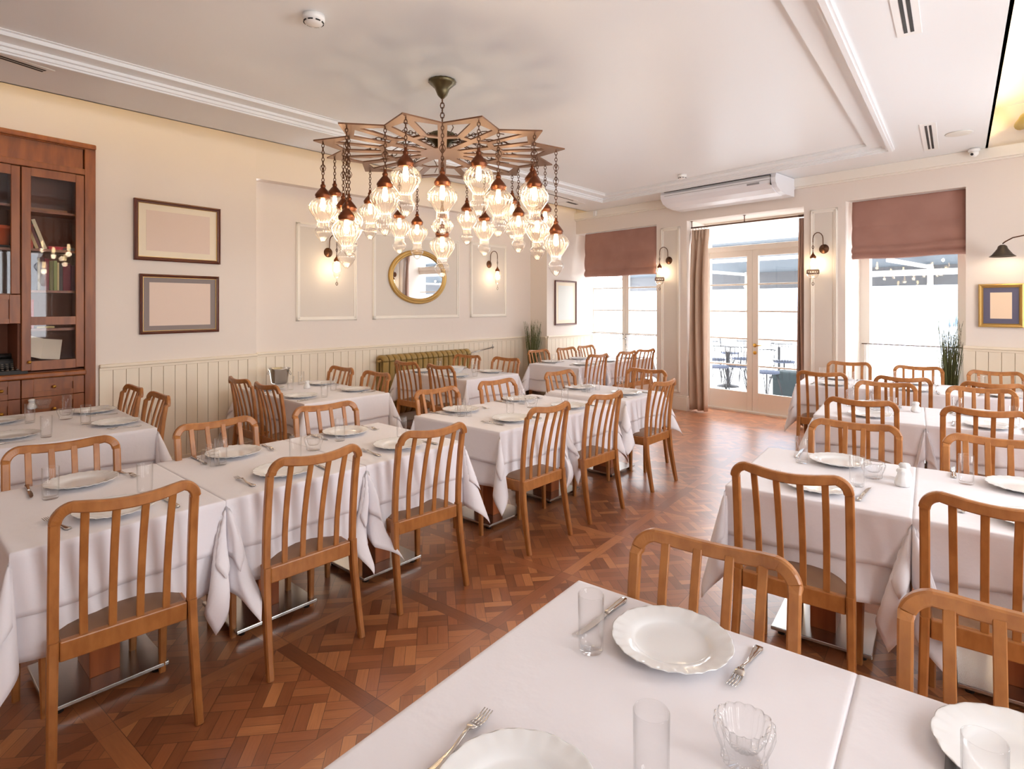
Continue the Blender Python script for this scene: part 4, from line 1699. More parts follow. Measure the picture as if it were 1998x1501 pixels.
z = shz[2] + .008
x = ga - .03
row = [((60, 26, 40), .044, .30, 'plum'), ((40, 44, 66), .05, .30, 'navy'), ((180, 170, 140), .018, .27, 'cream'), ((90, 60, 60), .028, .28, 'dull brown'), ((120, 36, 44), .034, .27, 'crimson'),
       ((112, 108, 60), .03, .25, 'olive'), ((150, 160, 100), .024, .255, 'pale green'), ((214, 196, 140), .014, .24, 'thin yellow'), ((70, 60, 56), .026, .23, 'charcoal'), ((110, 24, 40), .06, .235, 'wide dark red'), ((90, 40, 50), .03, .22, 'wine')]
for col, w_, h, nm in row:
    book(x, w_ * .92, z, h, .16, col, 0, '%s book standing on the full shelf behind the cabinet glass' % nm)
    x += w_
z = shz[1] + .008
for (px, w_, h, col, ln, nm) in ((62, .03, .2, (168, 60, 30), 0, 'orange upright'), (75.5, .022, .22, (206, 180, 130), -19, 'tan leaning'), (82.5, .02, .235, (100, 50, 50), -19, 'maroon leaning'), (91, .026, .255, (220, 206, 170), -19, 'cream leaning')):
    book(cs(px), w_, z, h, .15, col, ln, '%s book on the half empty cabinet shelf' % nm)
book(cs(101), .13, z, .03, .16, (190, 34, 50), 0, 'bright red book lying flat on the half empty shelf')
book(cs(129), .09, z, .024, .16, (90, 84, 80), 0, 'grey book lying flat right of the red one')
book(cs(66), .25, shz[0] + .008, .022, .18, (150, 100, 60), 0, 'thin brown book lying on the top shelf')
book(cs(66), .02, shz[3] + .01, .24, .15, (190, 60, 40), 0, 'red booklet standing on the lower cabinet shelf')
book(cs(78), .12, shz[3] + .01, .015, .15, (214, 190, 120), 0, 'yellow booklet lying on the lower cabinet shelf')
# open book on the cabinet floor, small lantern
o = MB().add([(-.12, 0, .0), (0, .03, -.012), (.12, 0, .0), (.12, .06, .17), (0, .09, .158), (-.12, .06, .17), (-.12, .008, -.003), (0, .038, -.015), (.12, .008, -.003), (.12, .068, .168), (0, .098, .155), (-.12, .068, .168)],
             [(0, 1, 4, 5), (1, 2, 3, 4), (6, 11, 10, 7), (7, 10, 9, 8), (0, 6, 7, 1), (1, 7, 8, 2), (5, 4, 10, 11), (4, 3, 9, 10), (0, 5, 11, 6), (2, 8, 9, 3)]).build('open_book', M_mount, None, L1.pt(cs(90), cz(90, 699), -.06))
o.rotation_euler = (Matrix.Rotation(L1.ang, 3, 'Z') @ Matrix.Rotation(R(12), 3, 'Y')).to_euler()
tag(o, 'open white book propped behind the lower cabinet pane', 'book')
# orange pot at the left
r = empty('flower_pot', L1.pt(cs(10), zl2[1] + .008, -.09))
tag(r, 'orange clay pot on a dark saucer in the left cabinet', 'pot')
MB().lathe([(0, 0), (.05, 0), (.066, .13), (.07, .13), (.07, .16), (.06, .16), (.058, .14), (0, .14)], 28, (0, 0, .02)).build('pot', mat('terracotta_orange', srgb(200, 84, 40), .7), r)
MB().lathe([(0, 0), (.07, 0), (.08, .02), (0, .018)], 28).build('saucer', M_dark, r)
# typewriter in the open niche
r = empty('typewriter', L1.pt(cs(2), zl + .014, -.12), L1.ang)
tag(r, 'black typewriter in the open niche of the cabinet', 'typewriter')
mb = MB()
mb.prism([(-.17, -.14), (.17, -.14), (.17, .12), (-.17, .12)], 0, .03)
mb.box(-.17, .17, .0, .12, .03, .12, ch=.02)
mb.build('body', M_dark, r)
mb = MB()
for j in range(4):
    for i in range(10):
        mb.lathe([(0, 0), (.009, 0), (.010, .006), (0, .007)], 8, (-.14 + i * .031 + j * .006, -.12 + j * .032, .035 + j * .013))
o = mb.build('keys', mat('key_tops', srgb(120, 110, 100), .3), r)
MB().tube([(-.2, .06, .14), (.2, .06, .14)], .02, 16).build('platen_roller', M_dark, r)
MB().tube([(-.21, .06, .16), (-.24, -.0, .18)], .004).build('return_lever', M_steel, r)

# ------------------------------------------------------------------ radiator
r = empty('radiator', (L2.o.x, L2.o.y, 0), L2.ang)
tag(r, 'olive gold cast iron radiator under the mirror', 'radiator')
ra, rb = L2.s_of(743, .14), L2.s_of(915, .14)
nsec = 17
st = (rb - ra) / nsec
for i in range(nsec):
    mb = MB()
    xc = ra + st * (i + .5)
    path = []
    zt_, zb_ = .925, .16
    for k in range(9):
        a = PI * k / 8
        path.append((xc, -.11 - .075 * math.cos(a), zt_ - .07 + .065 * math.sin(a)))
    front = [(xc, -.185, zb_ + .06)]
    back = [(xc, -.035, zb_ + .06)]
    bot = [(xc, -.11 + .075 * math.cos(PI * k / 8), zb_ + .06 - .06 * math.sin(PI * k / 8)) for k in range(9)]
    full = path + bot
    mb.sweep(full + [full[0]], (.048, st * .86), (1, 0, 0), smooth=True)
    mb.sweep([(xc, -.11, zb_ + .02), (xc, -.11, zt_ - .03)], (.04, st * .6), (1, 0, 0))
    if i in (0, nsec - 1):
        mb.box(xc - .02, xc + .02, -.18, -.13, 0, zb_ + .05)
        mb.box(xc - .02, xc + .02, -.09, -.04, 0, zb_ + .05)
    mb.build('section', M_rad, r)
MB().tube([(ra - .04, -.11, .22), (rb + .02, -.11, .22)], .02).tube([(ra - .03, -.11, .86), (rb + .03, -.11, .86)], .02).build('header_pipe', M_rad, r)
mb = MB().tube([(rb, -.11, .86), (rb + .06, -.11, .87), (L2.s_of(958), -.06, .93), (L2.s_of(959), -.01, .93)], .009)
mb.tube([(L2.s_of(957), -.05, .90), (L2.s_of(957), -.05, .97)], .006)
mb.build('supply_pipe', M_steel, r)

# ------------------------------------------------------------------ ceiling air conditioner
s0, s1 = FAR.s_of(1292, .58), FAR.s_of(1511, .58)
s1 += .03
ac = empty('air_conditioner', (FAR.o.x, FAR.o.y, 0), FAR.ang)
tag(ac, 'long white air conditioner hung above the glass door', 'air conditioner')
prof = [(-.005, 3.245), (-.60, 3.245), (-.625, 3.19), (-.615, 3.13), (-.56, 3.07), (-.45, 3.03), (-.30, 3.012), (-.06, 3.01), (-.06, 3.11), (-.005, 3.13)]
def ext(prof, a, b):
    vs = [(a, y, z) for y, z in prof] + [(b, y, z) for y, z in prof]
    n = len(prof)
    return vs, [tuple(range(n)), tuple(range(n, 2 * n))[::-1]] + [(i, n + i, n + (i + 1) % n, (i + 1) % n) for i in range(n)]
MB().add(*ext(prof, s0, s1)).build('casing', M_ac, ac)
fr = [(-.606, 3.225), (-.634, 3.19), (-.624, 3.125), (-.566, 3.063), (-.45, 3.022), (-.30, 3.004), (-.30, 3.012), (-.45, 3.03), (-.56, 3.07), (-.615, 3.13), (-.6, 3.22)]
MB().add(*ext(fr, s0 + .06, s1 - .06)).build('front_panel', M_ac, ac)
MB().box(s0 + .06, s1 - .06, -.632, -.6, 3.224, 3.229).box(s0 + .07, s1 - .07, -.6325, -.60, 3.165, 3.168).box(s1 - .062, s1 - .058, -.632, -.58, 3.1, 3.22).build('air_slot', M_dark, ac)
MB().add(*ext([(-.632, 3.155), (-.629, 3.13), (-.62, 3.13), (-.62, 3.155)], s1 - .36, s1 - .2)).build('display_window', mat('grey_display', srgb(150, 150, 156), .2), ac)

# ------------------------------------------------------------------ wall lamps
BULB_C = (1, .78, .54)


def chain(mb, top, bot, link=.028, r=.0028, wd=.009):
    top, bot = Vector(top), Vector(bot)
    L = (top - bot).length
    n = max(1, round(L / (link * .78)))
    d = (bot - top) / n
    t = d.normalized()
    a = Vector((1, 0, 0)) if abs(t.x) < .7 else Vector((0, 1, 0))
    u = (a - t * a.dot(t)).normalized()
    v = t.cross(u)
    for i in range(n):
        c = top + d * (i + .5)
        e = u if i % 2 else v
        hl = d.length * .64
        mb.tube([c + t * (hl * math.sin(q)) + e * (wd * math.cos(q)) for q in [k * PI / 4 for k in range(8)]], r, 5, closed=True)


def lantern_link(mb, c, h=.045, w_=.02):
    for k in range(4):
        a = k * PI / 2
        mb.tube([(c[0] + w_ * math.sin(PI * f) * math.cos(a), c[1] + w_ * math.sin(PI * f) * math.sin(a), c[2] + h * (.5 - f)) for f in (0, .25, .5, .75, 1)], .0022, 5)


def rib24(a, z):
    return 1 + .055 * math.cos(a * 22)


def sconce(W, s, z, kind, label, power=5):
    r = empty('wall_lamp', W.pt(s, z, 0), W.ang)
    tag(r, label, 'wall lamp')
    MB().lathe([(0, -.03), (.02, -.028), (.028, -.02), (.05, -.014), (.06, -.004), (.06, 0)], 24, axis='y', rib=lambda a, z: 1 + .0 * z).build('backplate', M_bronze, r)
    sx = -.085 if kind == 'far' else .02
    dy = -.13 if kind == 'far' else -.17
    # gooseneck arm
    path = [(0, -.02, 0), (0, -.035, .06), (0, -.038, .13)]
    for k in range(1, 8):
        a = PI - PI * k / 7
        f = (1 + math.cos(PI - PI * k / 7 * 1)) / 2
        f = (1 - math.cos(PI * k / 7)) / 2
        path.append((sx * f, -.038 + (dy + .038) * f, .13 + .075 * math.sin(PI * k / 7)))
    path.append((sx, dy, .08))
    MB().tube(path, .006, 8).build('arm', M_bronze, r)
    mb = MB()
    zt = .08
    L = .12
    chain(mb, (sx, dy, zt), (sx, dy, zt - L), .022, .002, .007)
    lantern_link(mb, (sx, dy, zt - L * .5), .05, .014)
    mb.build('chain', M_bronze, r)
    z0 = zt - L
    MB().lathe([(0, z0), (.006, z0), (.008, z0 - .015), (.016, z0 - .03), (.03, z0 - .05), (.037, z0 - .062), (.034, z0 - .078), (.0, z0 - .078)], 24, (sx, dy, 0)).build('cap', M_copper, r)
    z1 = z0 - .075
    if kind == 'far':
        prof = [(.030, 0), (.034, -.04), (.042, -.09), (.058, -.13), (.065, -.15), (.066, -.20), (.060, -.225), (.045, -.25), (.02, -.262), (0, -.264)]
        MB().open_lathe([(a, z1 + b) for a, b in prof], 66, (sx, dy, 0), rib=lambda a, z: 1 + .03 * math.cos(a * 22)).build('shade', M_shade, r)
        mb = MB()
        mb.open_lathe([(.069, z1 - .150), (.071, z1 - .154), (.069, z1 - .158)], 32, (sx, dy, 0))
        mb.open_lathe([(.069, z1 - .196), (.071, z1 - .20), (.069, z1 - .204)], 32, (sx, dy, 0))
        for k in range(16):
            for s_ in (-1, 1):
                mb.tube([(sx + .070 * math.cos(a), dy + .070 * math.sin(a), z1 - .155 - .045 * f) for f, a in ((0, k * PI / 8), (.5, k * PI / 8 + s_ * .2), (1, k * PI / 8 + s_ * .4))], .0028, 4)
        mb.build('pierced_band', M_bronze, r)
        zb = z1 - .27
    else:
        prof = [(.028, 0), (.046, -.02), (.056, -.045), (.05, -.07), (.056, -.09), (.05, -.12), (.034, -.15), (.04, -.17), (.024, -.2), (0, -.215)]
        MB().open_lathe([(a, z1 + b) for a, b in prof], 66, (sx, dy, 0), rib=lambda a, z: 1 + .05 * math.cos(a * 11 + z * 60)).build('shade', M_shade, r)
        zb = z1 - .22
    mb = MB()
    mb.tube([(sx, dy, zb), (sx, dy, zb - .03)], .0018, 5)
    lantern_link(mb, (sx, dy, zb - .055), .05, .016)
    mb.build('drop_pendant', M_bronze, r)
    MB().lathe([(0, 0), (.01, -.004), (.018, -.03), (.02, -.045), (.014, -.062), (0, -.068)], 16, (sx, dy, z1 - .0)).build('bulb', M_bulb, r)
    point_light('lamp_glow', (sx, dy, z1 - .085), power, BULB_C, .03, r)
    return r


s, z = L2.s_of(640, .0), L2.z_of(640, 493)
sconce(L2, s, z, 'left', 'wall lamp with swirled glass left of the oval mirror, mostly behind the pendants', 2.5)
s, z = L2.s_of(954), L2.z_of(954, 516)
sconce(L2, s, z, 'left', 'wall lamp with swirled glass right of the oval mirror', 2.5)
s, z = FAR.s_of(1305.5), FAR.z_of(1305.5, 508.5)
sconce(FAR, s, z, 'far', 'wall lamp with banded glass on the pier left of the door', 3)
s, z = FAR.s_of(1608), FAR.z_of(1608, 486)
sconce(FAR, s, z, 'far', 'wall lamp with banded glass on the pier right of the door', 3)

# picture lamp near the right edge
s, z = FAR.s_of(2045, .0), FAR.z_of(1957, 465)
r = empty('picture_lamp', FAR.pt(s, z, 0), FAR.ang)
tag(r, 'dark bell shaped lamp on a curved arm above the gilt framed picture', 'wall lamp')
sx = FAR.s_of(1956, .22) - s
MB().lathe([(0, -.02), (.03, -.018), (.045, -.004), (.045, 0)], 20, axis='y').build('backplate', M_bronze, r)
mb = MB().tube([(0, -.02, 0), (0, -.2, .015), (sx * .25, -.22, .0), (sx * .5, -.22, -.005), (sx * .75, -.22, -.02), (sx * .93, -.22, -.055), (sx, -.22, -.075)], .006)
mb.tube([(sx * .22, -.22, .0), (sx * .36, -.22, .015), (sx * .40, -.22, .035), (sx * .36, -.22, .05), (sx * .31, -.22, .042)], .005)
mb.build('arm', M_bronze, r)
M_dkshade = mat('dark_metal_shade', srgb(74, 66, 58), .4, .6)
MB().open_lathe([(.0, -.085), (.02, -.087), (.036, -.1), (.043, -.125), (.06, -.15), (.085, -.185), (.108, -.205), (.106, -.207), (.083, -.188), (.04, -.13), (.03, -.105), (0, -.095)], 32, (sx, -.22, 0)).build('shade', M_dkshade, r)
MB().lathe([(0, -.12), (.018, -.13), (.024, -.15), (.015, -.17), (0, -.175)], 16, (sx, -.22, 0)).build('bulb', M_bulb, r)
point_light('lamp_glow', (sx, -.22, -.2), 2, BULB_C, .03, r)

# ------------------------------------------------------------------ chandelier
cc = G(863, 158, ZC)
ZSTAR = EYE + 295 * cc.y / FPX
ch = empty('chandelier', (cc.x, cc.y, ZC))
tag(ch, 'star shaped copper brown chandelier with many ribbed glass pendants', 'chandelier')
MB().lathe([(0, 0), (.10, 0), (.105, -.012), (.085, -.03), (.075, -.04), (.055, -.06), (.045, -.085), (.035, -.11), (.012, -.135), (0, -.138)], 32, rib=lambda a, z: 1 + .02 * math.cos(a * 16)).build('canopy', mat('olive_bronze', srgb(96, 86, 62), .35, .8), ch)
zs = ZSTAR - ZC
mb = MB()
chain(mb, (0, 0, -.13), (0, 0, zs + .20), .05, .0045, .014)
mb.build('main_chain', M_bronze, ch)
MB().lathe([(0, .21), (.02, .20), (.03, .18), (.06, .165), (.10, .15), (.115, .13), (.11, .10), (.085, .09), (.06, .07), (.05, .04), (.03, .03), (0, .028)], 32, (0, 0, zs), rib=lambda a, z: 1 + .03 * math.cos(a * 12)).build('hub', MATS['olive_bronze'], ch)
RS = .925
NR = .80
A0 = R(-8)
mb = MB()


def bar(p, q, w_, z0=0, t=.010):
    p, q = Vector((p[0], p[1], 0)), Vector((q[0], q[1], 0))
    d = (q - p).normalized()
    n_ = Vector((-d.y, d.x, 0)) * w_ / 2
    pts = [p - n_, q - n_, q + n_, p + n_]
    mb.add([(v.x, v.y, zs + z0 + z_) for z_ in (0, t) for v in pts], [(3, 2, 1, 0), (0, 1, 5, 4), (1, 2, 6, 5), (2, 3, 7, 6), (3, 0, 4, 7), (4, 5, 6, 7)])
    return mb


def pol(r_, a):
    return (r_ * math.cos(a), r_ * math.sin(a))


def kite_inset(p, q, w_):
    return p, q


for k in range(12):
    a = A0 + k * PI / 6
    an = a + PI / 12
    ap = a - PI / 12
    T, N, Np = pol(RS, a), pol(RS * NR, an), pol(RS * NR, ap)
    Ik = pol(RS * .50, a)
    eps = (k % 2) * .0004
    # spokes from the centre to the notches
    bar((0, 0), pol(RS * NR * .985, an), .062, eps)
    # outline bars drawn slightly inside
    def inb(P, Q, w_):
        P, Q = Vector(P), Vector(Q)
        d = (Q - P).normalized()
        n_ = Vector((-d.y, d.x))
        m_ = (P + Q) / 2
        if n_.dot(m_) > 0:
            n_ = -n_
        P, Q = P + n_ * w_ / 2, Q + n_ * w_ / 2
        vv = [P - n_ * w_ / 2, Q - n_ * w_ / 2, Q + n_ * w_ / 2 , P + n_ * w_ / 2]
        return vv
    for Q in (N, Np):
        vv = inb(T, Q, .042)
        # trim the inner corner at the tip so that it stays in the star
        c_ = Vector(pol(RS * .86, a))
        vv[3] = c_
        mb.add([(v.x, v.y, zs + .0002 + z_) for z_ in (0, .0096) for v in vv], [(3, 2, 1, 0), (0, 1, 5, 4), (1, 2, 6, 5), (2, 3, 7, 6), (3, 0, 4, 7), (4, 5, 6, 7)])
    # from the tip inwards, then to both neighbours
    bar(pol(RS * .9, a), Ik, .05, .0006)
    for b in (an, ap):
        bar(Ik, pol(RS * .45, b), .044, .0003)
mb.lathe([(0, zs - .0004), (.17, zs - .0004), (.17, zs + .0106), (0, zs + .0106)], 12, smooth=False)
mb.build('star_frame', M_star, ch)
# support chains from the hub
for k in range(12):
    a = A0 + PI / 12 + k * PI / 6
    mb = MB()
    chain(mb, (*pol(.09, a), zs + .12), (*pol(RS * .62, a), zs + .012), .055, .003, .013)
    mb.tube([(*pol(.08 + .6 * f, a + .12 + .05 * math.sin(f * 9 + k)), zs + .10 - .075 * f + .02 * math.sin(f * 7 + k)) for f in [i / 8 for i in range(9)]], .0035, 5)
    mb.build('support_chain', M_bronze, ch)

prof = [(.036, 0), (.060, -.016), (.082, -.038), (.094, -.064), (.090, -.088), (.074, -.118), (.056, -.144), (.042, -.164), (.036, -.176), (.041, -.184), (.036, -.192), (.041, -.2), (.037, -.208), (.050, -.222), (.055, -.238), (.050, -.258), (.036, -.282), (.018, -.304), (.006, -.314), (0, -.315)]
ribf = lambda a, z: 1 + .045 * math.cos(a * 20)
shade_me = MB().open_lathe(prof, 80, rib=ribf).mesh('glass_shade', M_shade)
cap_me = MB().lathe([(0, .115), (.006, .114), (.011, .105), (.009, .096), (.016, .088), (.018, .078), (.014, .070), (.024, .058), (.038, .040), (.050, .022), (.053, .012), (.048, .004), (.050, -.004), (.046, -.008), (0, -.008)], 32, rib=lambda a, z: 1 + .03 * math.cos(a * 16)).mesh('pendant_lamp', M_copper)
bulb_me = MB().lathe([(0, -.004), (.012, -.006), (.016, -.03), (.018, -.055), (.018, -.07), (.012, -.088), (0, -.094)], 16).mesh('bulb', M_bulb)

# tip / notch index -> y pixel of the globe centre, measured
tips = {9: 345, 10: 345, 11: 385, 0: 478, 1: 425, 2: 410, 3: 425, 4: 454, 5: 432, 6: 399, 7: 404, 8: 448}
# tip k sits at angle A0 + 30k : 9 = front left, 10 = front right, 0 = right ...
def screen(p, z):
    return CX + p[0] * FPX / p[1], CY + (EYE - z) * FPX / p[1]


lamps = []
for k in range(12):
    a = A0 + k * PI / 6
    x, y = pol(RS * .93, a)
    lamps.append((x, y))
    x, y = pol(RS * NR * .985, a + PI / 12)
    lamps.append((x, y))
lamps.append((0, 0))
LM = [(633, 404), (657, 398), (675, 448), (690, 430), (718, 424), (727, 412), (752, 385), (787, 345), (786, 440), (820, 452), (859, 382), (864, 478), (877, 440), (928, 345), (915, 425), (946, 445),
      (969, 389), (1003, 412), (1014, 436), (1036, 384), (1031, 372), (1046, 446), (1063, 428), (1080, 473)]
# which hanging point carries which measured lamp: tip k -> 2k, notch after tip k -> 2k+1, hub -> 24
ASSIGN = [14, 12, 16, 15, 13, 10, 17, 18, 9, 8, 19, 24, 7, 20, 6, 5, 21, 4, 3, 22, 23, 1, 2, 0]
got = dict(enumerate(ASSIGN))
for j, i in got.items():
    x, y = lamps[i]
    D = cc.y + y
    zc_ = EYE - (LM[j][1] - CY) * D / FPX          # height of the globe centre
    zglass = zc_ + .066 - ZC
    ztop = zglass + .115
    if ztop > zs - .05:
        ztop = zs - .05
        zglass = ztop - .115
    o = bpy.data.objects.new('pendant_lamp', cap_me)
    COL.objects.link(o); o.parent = ch; o.location = (x, y, zglass)
    g_ = bpy.data.objects.new('glass_shade', shade_me)
    COL.objects.link(g_); g_.parent = o
    b_ = bpy.data.objects.new('bulb', bulb_me)
    COL.objects.link(b_); b_.parent = o
    mb = MB()
    chain(mb, (0, 0, zs - zglass + .01), (0, 0, .11), .03, .0028, .009)
    L = zs - ztop
    if L > .2:
        lantern_link(mb, (0, 0, .11 + L * (.35 + .1 * (j % 3))), .06, .02)
    if L > .45:
        lantern_link(mb, (0, 0, .11 + L * .75), .06, .02)
    mb.build('chain', M_bronze, o)
    point_light('lamp_glow', (0, 0, -.13), 1.5, BULB_C, .03, o)

# ------------------------------------------------------------------ small things on the ceiling
def detector(px, py, z, sc, label):
    p = G(px, py, z)
    r = empty('smoke_detector', p)
    tag(r, label, 'smoke detector')
    MB().lathe([(0, 0), (.054 * sc, 0), (.056 * sc, -.022), (.054 * sc, -.03), (.05 * sc, -.034), (.044 * sc, -.048), (.02, -.055), (0, -.056)], 32).build('housing', M_white, r)
    mb = MB()
    for k in range(8):
        a = k * PI / 4
        mb.tube([(.0475 * sc * math.cos(a + t), .0475 * sc * math.sin(a + t), -.043) for t in (-.25, 0, .25)], .0045, 6)
    mb.build('sensor_slots', M_dark, r)


detector(612, 30, ZC, 1.15, 'white smoke detector on the ceiling at upper left of the chandelier')
detector(1331, 341, ZC, 1.0, 'small white smoke detector on the ceiling near the air conditioner')


def vent(p0, p1, p2, name, label, nslot=2):
    """three ceiling corners: a, b along the length, c across"""
    a, b, c = G(*p0, ZS), G(*p1, ZS), G(*p2, ZS)
    L = (b - a).length
    Wd = (c - a).length
    ang = math.atan2((b - a).y, (b - a).x)
    sgn = 1 if (b - a).cross(c - a).z > 0 else -1
    r = empty('ceiling_vent', a, ang)
    tag(r, label, 'air vent', 'linear air vents in the ceiling')
    MB().box(0, L, 0, sgn * Wd, -.006, .0, ch=.002).build('frame', M_white, r)
    for k in range(nslot):
        y0 = sgn * Wd * (.30 + .26 * k)
        MB().box(L * .06, L * .94, y0, y0 + sgn * Wd * .15, -.0075, -.0055).build('slot', M_dark, r)


vent((1750.5, 73.5), (1722, -60), (1799, 60), 'v', 'long white air vent with two black slots at the top right')
vent((1793, 243), (1803, 294), (1826, 239), 'v', 'short white air vent with two black slots beside the round speaker')
vent((86, 144), (-120, 78), (95, 134), 'v', 'slot air vent at the upper left corner', 2)
vent((1128, 391), (1060, 372), (1118, 394), 'v', 'far slot air vent behind the pendants', 1)
vent((1142, 397), (1120, 391), (1118, 404), 'v', 'flat grey access plate at the far end of the ceiling', 1)
p = G(1871, 260, ZS)
tag(MB().lathe([(0, 0), (.105, 0), (.11, -.004), (.10, -.007), (0, -.007)], 40).build('ceiling_speaker', mat('pale_grille', srgb(222, 220, 212), .7), None, p), 'round flush speaker in the ceiling at the right', 'speaker')
s, z = FAR.sz(1901, 298, .12)
r = empty('security_camera', FAR.pt(s, 3.245, .13), FAR.ang)
tag(r, 'white dome camera on the cornice above the right window', 'camera')
MB().lathe([(0, 0), (.05, 0), (.052, -.02), (.045, -.03), (0, -.03)], 28).build('base', M_white, r)
MB().lathe([(0, -.085), (.02, -.08), (.036, -.062), (.04, -.045), (.036, -.028), (0, -.028)], 28).build('dome', M_white, r)
MB().lathe([(0, -.045), (.012, -.044), (.014, -.03), (0, -.03)], 16, (-.012, 0, -.06), axis='y').build('lens', M_dark, r)
s, z = FAR.sz(1161, 415, .07)
tag(MB().box(-.035, .035, -.03, 0, -.045, .045, ch=.01).build('junction_box', M_white, None, FAR.pt(s, 3.19, .06), FAR.ang), 'tiny white junction box on the cornice above the left window', 'junction box')
# gilded pipe seen in the right cove
p = Rc.pt(.4, 3.45, -.35)
mb = MB().tube([Rc.pt(.12, 3.42, -.25), Rc.pt(.3, 3.45, -.28), Rc.pt(.5, 3.47, -.45), Rc.pt(.6, 3.47, -1.2)], .05, 12)
tag(mb.build('duct_pipe', mat('yellow_duct', srgb(214, 190, 110), .4)), 'pale pipe inside the glowing cove at the upper right', 'pipe')

# ------------------------------------------------------------------ tall grass plants
def grass(pos, h, label, n=90, spread=.16):
    r = empty('grass_plant', pos)
    tag(r, label, 'plant', 'tall dried grass plants')
    MB().lathe([(0, 0), (.10, 0), (.13, .3), (.135, .34), (.12, .34), (.115, .31), (0, .31)], 24).build('pot', M_pot, r)
    j = random.Random(int(h * 1000))
    mb = MB()
    for i in range(n):
        a = j.uniform(0, 2 * PI)
        rr = spread * j.random() ** .7
        hh = h * j.uniform(.7, 1.0)
        b = (math.cos(a) * .05 * j.random(), math.sin(a) * .05 * j.random(), .3)
        t = (math.cos(a) * rr, math.sin(a) * rr, hh)
        m_ = ((b[0] + t[0]) * .45, (b[1] + t[1]) * .45, .3 + (hh - .3) * .5)
        mb.tube([b, m_, t], [.0045, .004, .0012], 4)
        for q in range(3):
            f = j.uniform(.45, .95)
            c = [m_[k] + (t[k] - m_[k]) * f for k in range(3)]
            a2 = j.uniform(0, 2 * PI)
            mb.tube([c, (c[0] + .02 * math.cos(a2), c[1] + .02 * math.sin(a2), c[2] + .07)], [.002, .0008], 4)
    mb.build('stems', M_leafd, r)


e0_ = W4.pt(dep * .62, 0, .20)
grass(e0_, 1.36, 'tall dry grass plant in the far left corner behind the small chair')
grass(FAR.pt(sE - .17, 0, -.15), 1.46, 'tall grass plant at the right side of the right window', n=110, spread=.14)

# ------------------------------------------------------------------ terrace outside
M_pave = mat('pale_paving', srgb(236, 236, 236), .8)
M_bwall = mat('pale_house_wall', srgb(160, 168, 178), .9)
M_awn = mat('grey_awning', srgb(86, 88, 92), .9)
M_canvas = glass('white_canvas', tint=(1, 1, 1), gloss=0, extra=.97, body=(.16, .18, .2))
M_wire = mat('dark_wire', srgb(26, 28, 34), .6)
M_dkc = mat('dark_hedge_box', srgb(32, 44, 48), .9)
org = (FAR.o.x, FAR.o.y, 0)
ox = lambda: dict(loc=org, rz=FAR.ang)
struct(MB().box(-7, 14, 1.0, 16, -.12, -.02).build('terrace_floor', M_pave, **ox()))
r = empty('awning', org, FAR.ang)
tag(r, 'grey terrace awning on white beams outside the windows', 'awning')
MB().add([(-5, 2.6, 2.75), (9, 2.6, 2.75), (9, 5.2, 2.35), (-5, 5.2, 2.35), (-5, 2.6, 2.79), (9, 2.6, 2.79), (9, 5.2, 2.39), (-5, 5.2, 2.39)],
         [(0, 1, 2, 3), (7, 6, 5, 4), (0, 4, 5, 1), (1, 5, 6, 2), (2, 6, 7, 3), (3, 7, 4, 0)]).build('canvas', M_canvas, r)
MB().box(-5, 9, 5.2, 5.24, 1.98, 2.37).build('valance', M_awn, r)
mb = MB()
for x in (-5, -1.6, 1.9, 5.2, 9):
    mb.box(x - .04, x + .04, 5.1, 5.18, -.02, 2.4)
    mb.box(x - .03, x + .03, 2.6, 5.2, 2.28, 2.34)
mb.box(-5, 9, 3.0, 3.07, 2.45, 2.52)
mb.build('beams', M_trim, r)
mb = MB()
for i in range(4):
    mb.tube([(2.6 + i * .05 + 1.6 * f, 2.7 + .2 * math.sin(f * 4 + i), 2.66 - .05 * math.sin(f * 9 + i)) for f in [k / 10 for k in range(11)]], .012, 5)
    mb.tube([(-2.3 + i * .05 + 1.6 * f, 2.7 + .2 * math.sin(f * 4 + i), 2.62 - .05 * math.sin(f * 9 + i)) for f in [k / 10 for k in range(11)]], .012, 5)
mb.build('cables', M_dark, r)
for i in range(10):
    MB().lathe([(0, 0), (.018, -.015), (.022, -.035), (0, -.055)], 10, (2.4 + .28 * i, 3.6 + .5 * (i % 3), 2.36 - .06 * (i % 2))).build('string_light', M_bulb, r)
tag(MB().box(.9, 2.6, 4.0, 4.12, 2.12, 2.22, ch=.01).build('patio_heater', M_white, **ox()), 'white bar heater hanging under the terrace awning', 'heater')
# houses across the way
for i, (a, b, h, y) in enumerate(((-9, -2.5, 5.5, 15), (-2.2, 3.0, 4.0, 16), (3.4, 11, 6.0, 15.2), (11.5, 18, 5, 14))):
    r = empty('house', org, FAR.ang)
    tag(r, 'overexposed pale house outside, %s' % ('seen through the left window', 'seen through the glass door', 'seen through the right window', 'beyond the right window edge')[i], 'building')
    MB().box(a, b, y, y + 3, -.02, h).build('walls', M_bwall, r)
    x = a + .6
    while x < b - 1:
        for zz in (.9, 2.9):
            if zz < h - 1.4:
                MB().box(x, x + .8, y - .03, y + .02, zz, zz + 1.2).build('window', mat('far_window', srgb(84, 104, 124), .3), r)
        x += 1.7
tag(MB().box(W2(1506, 2.6), W2(1506, 2.6) + 1.1, 2.6, 3.0, -.02, .42, ch=.03).build('planter_wall', M_dkc, **ox()), 'dark low planter box outside the right door leaf', 'planter')


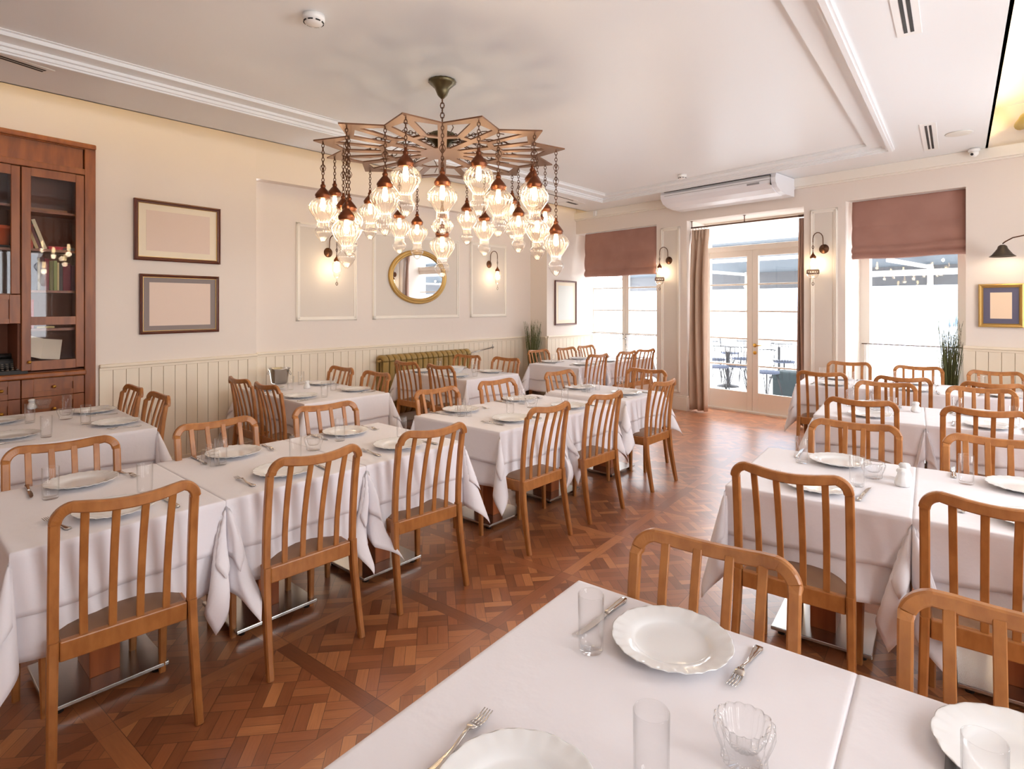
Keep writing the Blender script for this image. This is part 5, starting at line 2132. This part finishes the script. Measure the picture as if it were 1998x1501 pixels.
def terrace_chair():
    r = empty('wire_chair')
    mb = MB()
    for k in range(12):
        a = PI * (k + .5) / 12
        mb.tube([(.19 * math.cos(a) * .5, .05 + .2 * math.sin(a) * .5, .44), (.2 * math.cos(a), .02 + .21 * math.sin(a), .47), (.23 * math.cos(a), .02 + .24 * math.sin(a), .82)], .006, 4)
    mb.tube([(.23 * math.cos(PI * k / 12), .02 + .24 * math.sin(PI * k / 12), .82) for k in range(13)], .01, 5)
    mb.build('wire_back', M_wire, r)
    MB().lathe([(0, .43), (.2, .43), (.21, .445), (.2, .47), (0, .48)], 20).build('seat', mat('blue_grey_seat', srgb(58, 66, 84), .8), r)
    for sx in (-1, 1):
        for sy in (-1, 1):
            MB().tube([(sx * .12, sy * .12, .43), (sx * .19, sy * .19, -.02)], .009, 5).tube([(sx * .06, sy * .14, .43), (sx * .19, sy * .19, -.02)], .007, 5).build('leg', M_wire, r)
    return r


tc = terrace_chair()
spots = [(W2(1400, 2.3), 2.3, 20), (W2(1440, 2.7), 2.7, 200), (W2(1396, 3.6), 3.6, 100), (W2(1448, 4.2), 4.2, -30), (W2(1496, 2.1), 2.1, 70), (W2(1530, 4.2), 4.2, 160), (2.4, 5.0, 10), (W2(1425, 5.4), 5.4, 60)]
wl = ['leftmost through the door glass, nearest', 'by the door meeting stile', 'farther back on the left', 'farther back by the middle', 'right leaf, nearest', 'right leaf, behind the planter', 'farthest to the right', 'farthest away behind the left leaf']
for i, (x, y, a) in enumerate(spots):
    o = tc if i == 0 else dup(tc)
    o.location = FAR.pt(x, 0, -y)
    o.rotation_euler = (0, 0, FAR.ang + R(a))
    tag(o, 'dark wire chair on the terrace, %s' % wl[i], 'chair', 'wire chairs on the terrace')
for i, (x, y) in enumerate(((W2(1420, 3.1), 3.1), (W2(1520, 5.2), 5.2))):
    r = empty('terrace_table', FAR.pt(x, 0, -y), FAR.ang)
    tag(r, 'pale topped terrace table seen through the %s door leaf' % ('left', 'right')[i], 'table')
    MB().box(-.4, .4, -.4, .4, .70, .73, ch=.01).build('tabletop', M_pave, r)
    MB().lathe([(0, -.02), (.22, -.02), (.2, .0), (.03, .03), (.03, .70), (0, .70)], 16).build('pedestal', M_wire, r)
